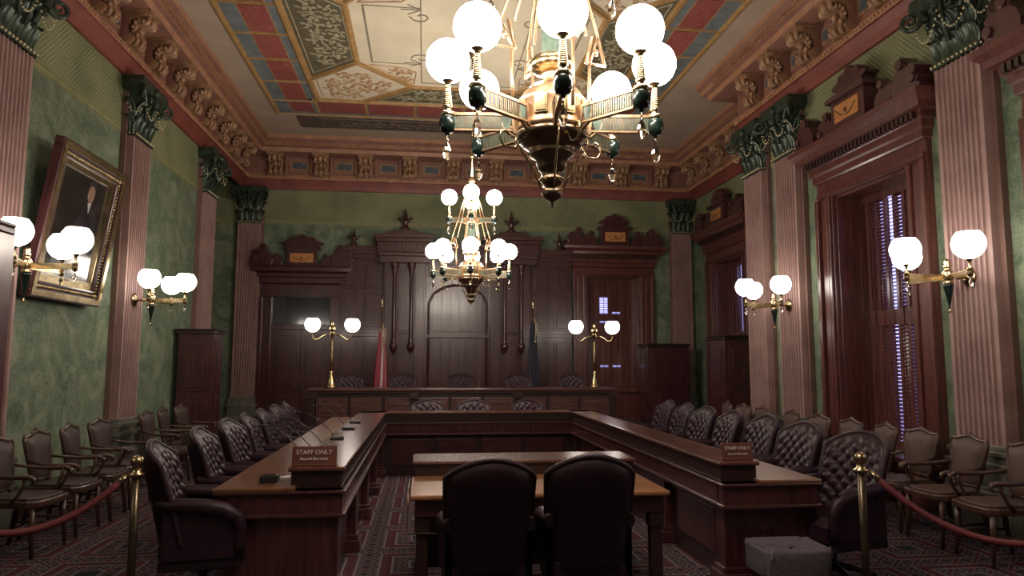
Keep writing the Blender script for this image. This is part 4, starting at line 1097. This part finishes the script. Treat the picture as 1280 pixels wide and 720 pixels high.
b.build('gilt_moulding','brass',t)
b=MB(); b.bx(-w+.2,w-.2,.005,.02,.2,h-.2); cv=b.build('canvas','oil_bg',t)
def flat(name,pts,mat,y):
    m_=MB(); m_.prism(pts,'y',.0195,y); m_.build(name,mat,cv)
# facing: local x runs toward -Y (nearer) ; figure toward the far side
fx=lambda x:-x
flat('painted_coat',[(fx(a),b_) for a,b_ in [(-.10,.75),(-.02,1.02),(.06,1.10),(.18,1.14),(.27,1.10),(.38,1.0),(.44,.75),(.46,.4),(.46,.2),(-.2,.2),(-.16,.5)]],'oil_black',.0215)
flat('painted_lap',[(fx(a),b_) for a,b_ in [(-.42,.26),(-.36,.55),(-.15,.62),(.1,.55),(.3,.62),(.46,.55),(.5,.26)]],'oil_grey',.0225)
flat('painted_face',[(fx(.16+.075*math.cos(R(a))),1.27+.105*math.sin(R(a))) for a in range(0,360,24)],'oil_skin',.0235)
flat('painted_hair',[(fx(a),b_) for a,b_ in [(.08,1.30),(.085,1.38),(.14,1.42),(.2,1.41),(.245,1.36),(.24,1.28),(.225,1.33),(.16,1.365),(.1,1.34)]],'oil_grey',.0245)
flat('painted_collar',[(fx(a),b_) for a,b_ in [(.12,1.16),(.2,1.17),(.17,1.04)]],'oil_white',.0238)
flat('painted_hand',[(fx(a),b_) for a,b_ in [(.05,.60),(.12,.66),(.18,.64),(.17,.56),(.08,.54)]],'oil_skin',.0240)
b=MB(); b.bx(-w+.22,w-.22,.02,.035,.215,.27); b.build('name_strip','bead',t)
b=MB(); b.bx(-.05,.05,.035,.04,.228,.258); b.build('name_plate','brassdk',t)

# ------------------------------------------------------------------ signs, microphones, papers
def text_mesh(s,size,mat,parent,loc,rot):
    cu=bpy.data.curves.new('txt','FONT'); cu.body=s; cu.size=size; cu.align_x='CENTER'; cu.extrude=.0012
    o=bpy.data.objects.new('txt',cu); C.objects.link(o)
    dg=bpy.context.evaluated_depsgraph_get(); me=bpy.data.meshes.new_from_object(o.evaluated_get(dg)); bpy.data.objects.remove(o)
    me.materials.clear(); me.materials.append(M[mat]); q=bpy.data.objects.new('lettering',me); C.objects.link(q); q.parent=parent; q.location=loc; q.rotation_euler=rot
    return q
def sign(x,y,w,h,rz,label):
    t=thing('desk_sign',label,'sign',(x,y,.88),rz,'wooden STAFF ONLY signs')
    b=MB(); b.M=Matrix.Rotation(R(-8),4,'X'); b.bx(-w/2,w/2,0,.018,.0,h); b.build('board','signm',t,bevel=.004)
    b=MB(); b.bx(-w/2,w/2,0,.07,0,.014); b.bx(-.02,.02,.01,.06,0,h*.5); b.build('foot','signm',t,bevel=.003)
    text_mesh('STAFF ONLY',.036*w/.25,'lettering',t,(0,-.002+.011*0+h*.14*.62-.006,h*.60),(R(82),0,0))
    text_mesh('Beyond Barricade',.022*w/.25,'lettering',t,(0,.0+h*.14*.33-.005,h*.32),(R(82),0,0))
    return t
sign(-.745,5.06,.30,.135,0,'brown sign with STAFF ONLY lettering on the left desk end')
sign(2.30,5.04,.24,.125,0,'reddish sign with STAFF ONLY lettering on the right desk end')
mic=thing('gooseneck_microphone','x','microphone',(0,0,.76))
b=MB(); b.bx(-.065,.065,-.05,.05,0,.022); b.build('base','black',mic,bevel=.008)
b=MB(); b.tube([(-.03,0,.02),(-.06,0,.07),(-.16,0,.17),(-.26,0,.235),(-.33,0,.25)],.0045,6); b.build('gooseneck','black',mic)
b=MB(); b.tube([(-.33,0,.25),(-.38,0,.245)],[.008,.009],8); b.build('capsule','black',mic)
b=MB(); b.bx(.02,.05,-.015,.015,.022,.026); b.build('button','brassdk',mic)
g='gooseneck microphones on the left desk'
for i,(x,y,a) in enumerate(((-.83,5.36,-10),(-.82,5.72,5),(-.80,6.1,0),(-.80,6.8,8),(-.79,7.7,-5),(-.80,8.5,4))):
    lb='black gooseneck microphone on the left desk, %s'%('just behind the brown sign','second behind the sign','third behind the sign','fourth behind the sign','second from the far end of the row','farthest of the row')[i]
    if i==0: mic.location=(x,y,.88); mic.rotation_euler=(0,0,R(a)); mic['label']=lb; mic['group']=g
    else: dup(mic,(x,y,.88),R(a),lb,g)
b=MB(); b.prism([(-.08,-.05),(.10,-.05),(.10,.10)],'z',0,.003); o=b.build('paper_sheet','paper'); tag(o,'white folded paper on the desk behind the left sign','paper'); o.location=(-.98,5.42,.7605); o.rotation_euler=(0,0,R(8))
t=thing('control_box','small black box left of the sign on the left desk','box',(-1.06,5.18,.76))
b=MB(); b.bx(-.06,.06,-.05,.05,0,.05); b.build('case','black',t,bevel=.006)
b=MB(); b.bx(-.045,.045,-.03,.03,.05,.054); b.build('face_plate','brassdk',t)

# ------------------------------------------------------------------ stanchions and ropes
def stanchion(x,y,label):
    t=thing('rope_stanchion',label,'stanchion',(x,y,0),0,'brass rope posts')
    b=MB(); b.lathe([(.17,0),(.17,.015),(.15,.03),(.08,.05),(.04,.065),(.03,.08)],28); b.build('base','brassdk',t)
    b=MB(); b.lathe([(.024,.06),(.024,.90)],18); b.build('post','postm',t)
    b=MB(); b.lathe([(.026,.88),(.05,.895),(.05,.905),(.03,.915),(.03,.93),(.022,.945),(.036,.96),(.04,.98),(.034,1.0),(.015,1.012),(.001,1.014)],20); b.build('finial','brass',t)
    return t
stanchion(-1.76,4.7,'brass rope post at the near left, beside the tufted chair')
stanchion(2.84,4.38,'brass rope post at the near right, beside the desk end')
def rope(a,b,sag,label):
    t=thing('velvet_rope',label,'rope',((a[0]+b[0])/2,(a[1]+b[1])/2,0),0,'crimson velvet ropes')
    o=Vector(t.location); A=Vector(a)-o; B=Vector(b)-o; d=(B-A).normalized()
    pts=[]
    for i in range(25):
        u=i/24; p=A.lerp(B,u); p.z-=sag*4*u*(1-u); pts.append(p)
    m_=MB(); m_.tube([pts[0].lerp(pts[2],.5)]+pts[2:-2]+[pts[-1].lerp(pts[-3],.5)],.02,10); m_.build('cord','rope',t)
    for p,q in ((pts[0],pts[2]),(pts[-1],pts[-3])):
        e=MB(); q=p.lerp(q,.55); e.tube([p,p.lerp(q,.4),q],[.005,.016,.022],10); e.build('hook','brass',t)
rope((-1.80,4.68,.90),(-2.62,3.98,.90),.25,'crimson velvet rope sagging from the left post toward the left wall')
rope((2.88,4.36,.90),(3.66,3.2,.90),.32,'crimson velvet rope sagging from the right post toward the right wall')
stanchion(-2.65,3.95,'brass rope post outside the photo at the left')
stanchion(3.69,3.16,'brass rope post outside the photo at the right')

# ------------------------------------------------------------------ waste bin
t=thing('waste_bin','waste bin with a crumpled clear plastic liner beside the right desk end','bin',(2.46,4.67,0))
t.scale=(.9,1,1)
def rr(hw,hd,r,n=6):
    out=[]
    for cx,cy,a0 in ((hw-r,hd-r,0),(-hw+r,hd-r,90),(-hw+r,-hd+r,180),(hw-r,-hd+r,270)):
        for k in range(n+1): a=R(a0+90*k/n); out.append((cx+r*math.cos(a),cy+r*math.sin(a)))
    return out
b=MB(); P1=rr(.2,.14,.05); P2=rr(.25,.17,.06); n=len(P1)
b.add([(x,y,0) for x,y in P1]+[(x,y,.36) for x,y in P2],[(i,(i+1)%n,n+(i+1)%n,n+i) for i in range(n)]+[tuple(range(n))],0,True)
b.build('bucket','binm',t)
b=MB(); vs=[]
for lv,(sc,z) in enumerate(((1.02,.20),(1.05,.28),(1.07,.345),(1.03,.375),(.94,.37),(.7,.34),(.4,.345),(.12,.33))):
    for i,(x,y) in enumerate(P2):
        j=random.uniform(-.012,.012); vs.append((x*sc+j,y*sc+random.uniform(-.01,.01),z+random.uniform(-.012,.012)))
b.add(vs,[(l*n+i,l*n+(i+1)%n,(l+1)*n+(i+1)%n,(l+1)*n+i) for l in range(7) for i in range(n)]+[tuple(7*n+i for i in range(n))],0,True)
b.build('liner','bag',t)

# ------------------------------------------------------------------ flags
def flag(loc,label,mat,seed,h0,h1):
    t=thing('standing_flag',label,'flag',loc)
    b=MB(); b.lathe([(.16,0),(.16,.03),(.05,.06),(.03,.1)],20); b.build('base','brassdk',t)
    b=MB(); b.tube([(0,0,.05),(0,0,2.42)],.014,8); b.build('pole','brass',t)
    b=MB(); b.lathe([(.012,2.4),(.03,2.42),(.03,2.45),(.012,2.47),(.03,2.52),(.018,2.58),(.001,2.64)],10); b.build('pole_top','brass',t)
    c=MB()
    def fn(u,v):
        z=h1-(h1-h0)*v; wd=.05+.13*v**.7; a=u*2*PI*1.9+seed
        rr_=wd*(.45+.55*abs(math.sin(a*1.7+v)))
        return (math.cos(u*2*PI+seed)*rr_*.9, math.sin(u*2*PI+seed)*rr_*.6, z+.05*math.sin(u*9))
    c.grid(fn,48,24); o=c.build('cloth',mat,t)
    uv=o.data.uv_layers.new(name='UVMap')
    for li,l in enumerate(o.data.loops):
        i=l.vertex_index; uv.data[li].uv=((i%49)/48, (i//49)/24)
    cd=MB(); cd.tube([(.02,-.02,h1+.12),(.05,-.08,h1-.1),(.03,-.12,h1-.35)],.007,5); cd.sphere((.03,-.12,h1-.38),.02,6,0,1.6); cd.tube([(.02,-.02,h1+.12),(.08,-.06,h1-.05),(.07,-.1,h1-.28)],.007,5); cd.build('tassel_cord','bead',t)
    return t
flag((-.9,14.85,.3),'furled red and white striped flag on a pole left of the centre arch','flag',.5,.45,1.95)
flag((2.28,14.85,.3),'furled dark blue flag on a pole right of the centre arch','navy',1.7,.4,2.1)

# ------------------------------------------------------------------ world, camera, view
w=bpy.data.worlds.new('world'); bpy.context.scene.world=w; w.use_nodes=True
w.node_tree.nodes['Background'].inputs['Color'].default_value=(.45,.44,1,1); w.node_tree.nodes['Background'].inputs['Strength'].default_value=2.6
cam=bpy.data.cameras.new('camera'); co=bpy.data.objects.new('camera',cam); C.objects.link(co)
cam.sensor_width=36; cam.lens=36*879.5/1280; cam.clip_start=.05; cam.clip_end=100
yaw,pit,roll=.1224,.1039,.0025
fw=Vector((math.sin(yaw)*math.cos(pit),math.cos(yaw)*math.cos(pit),math.sin(pit)))
rt=Vector((math.cos(yaw),-math.sin(yaw),0)); up=rt.cross(fw)
r2=rt*math.cos(roll)+up*math.sin(roll); u2=up*math.cos(roll)-rt*math.sin(roll)
mt=Matrix((r2,u2,-fw)).transposed().to_4x4(); mt.translation=Vector((0,0,1.6)); co.matrix_world=mt
sc=bpy.context.scene; sc.camera=co
sc.view_settings.view_transform='Standard'; sc.view_settings.look='None'; sc.view_settings.gamma=1; sc.view_settings.exposure=0.1
sc.view_settings.use_curve_mapping=False
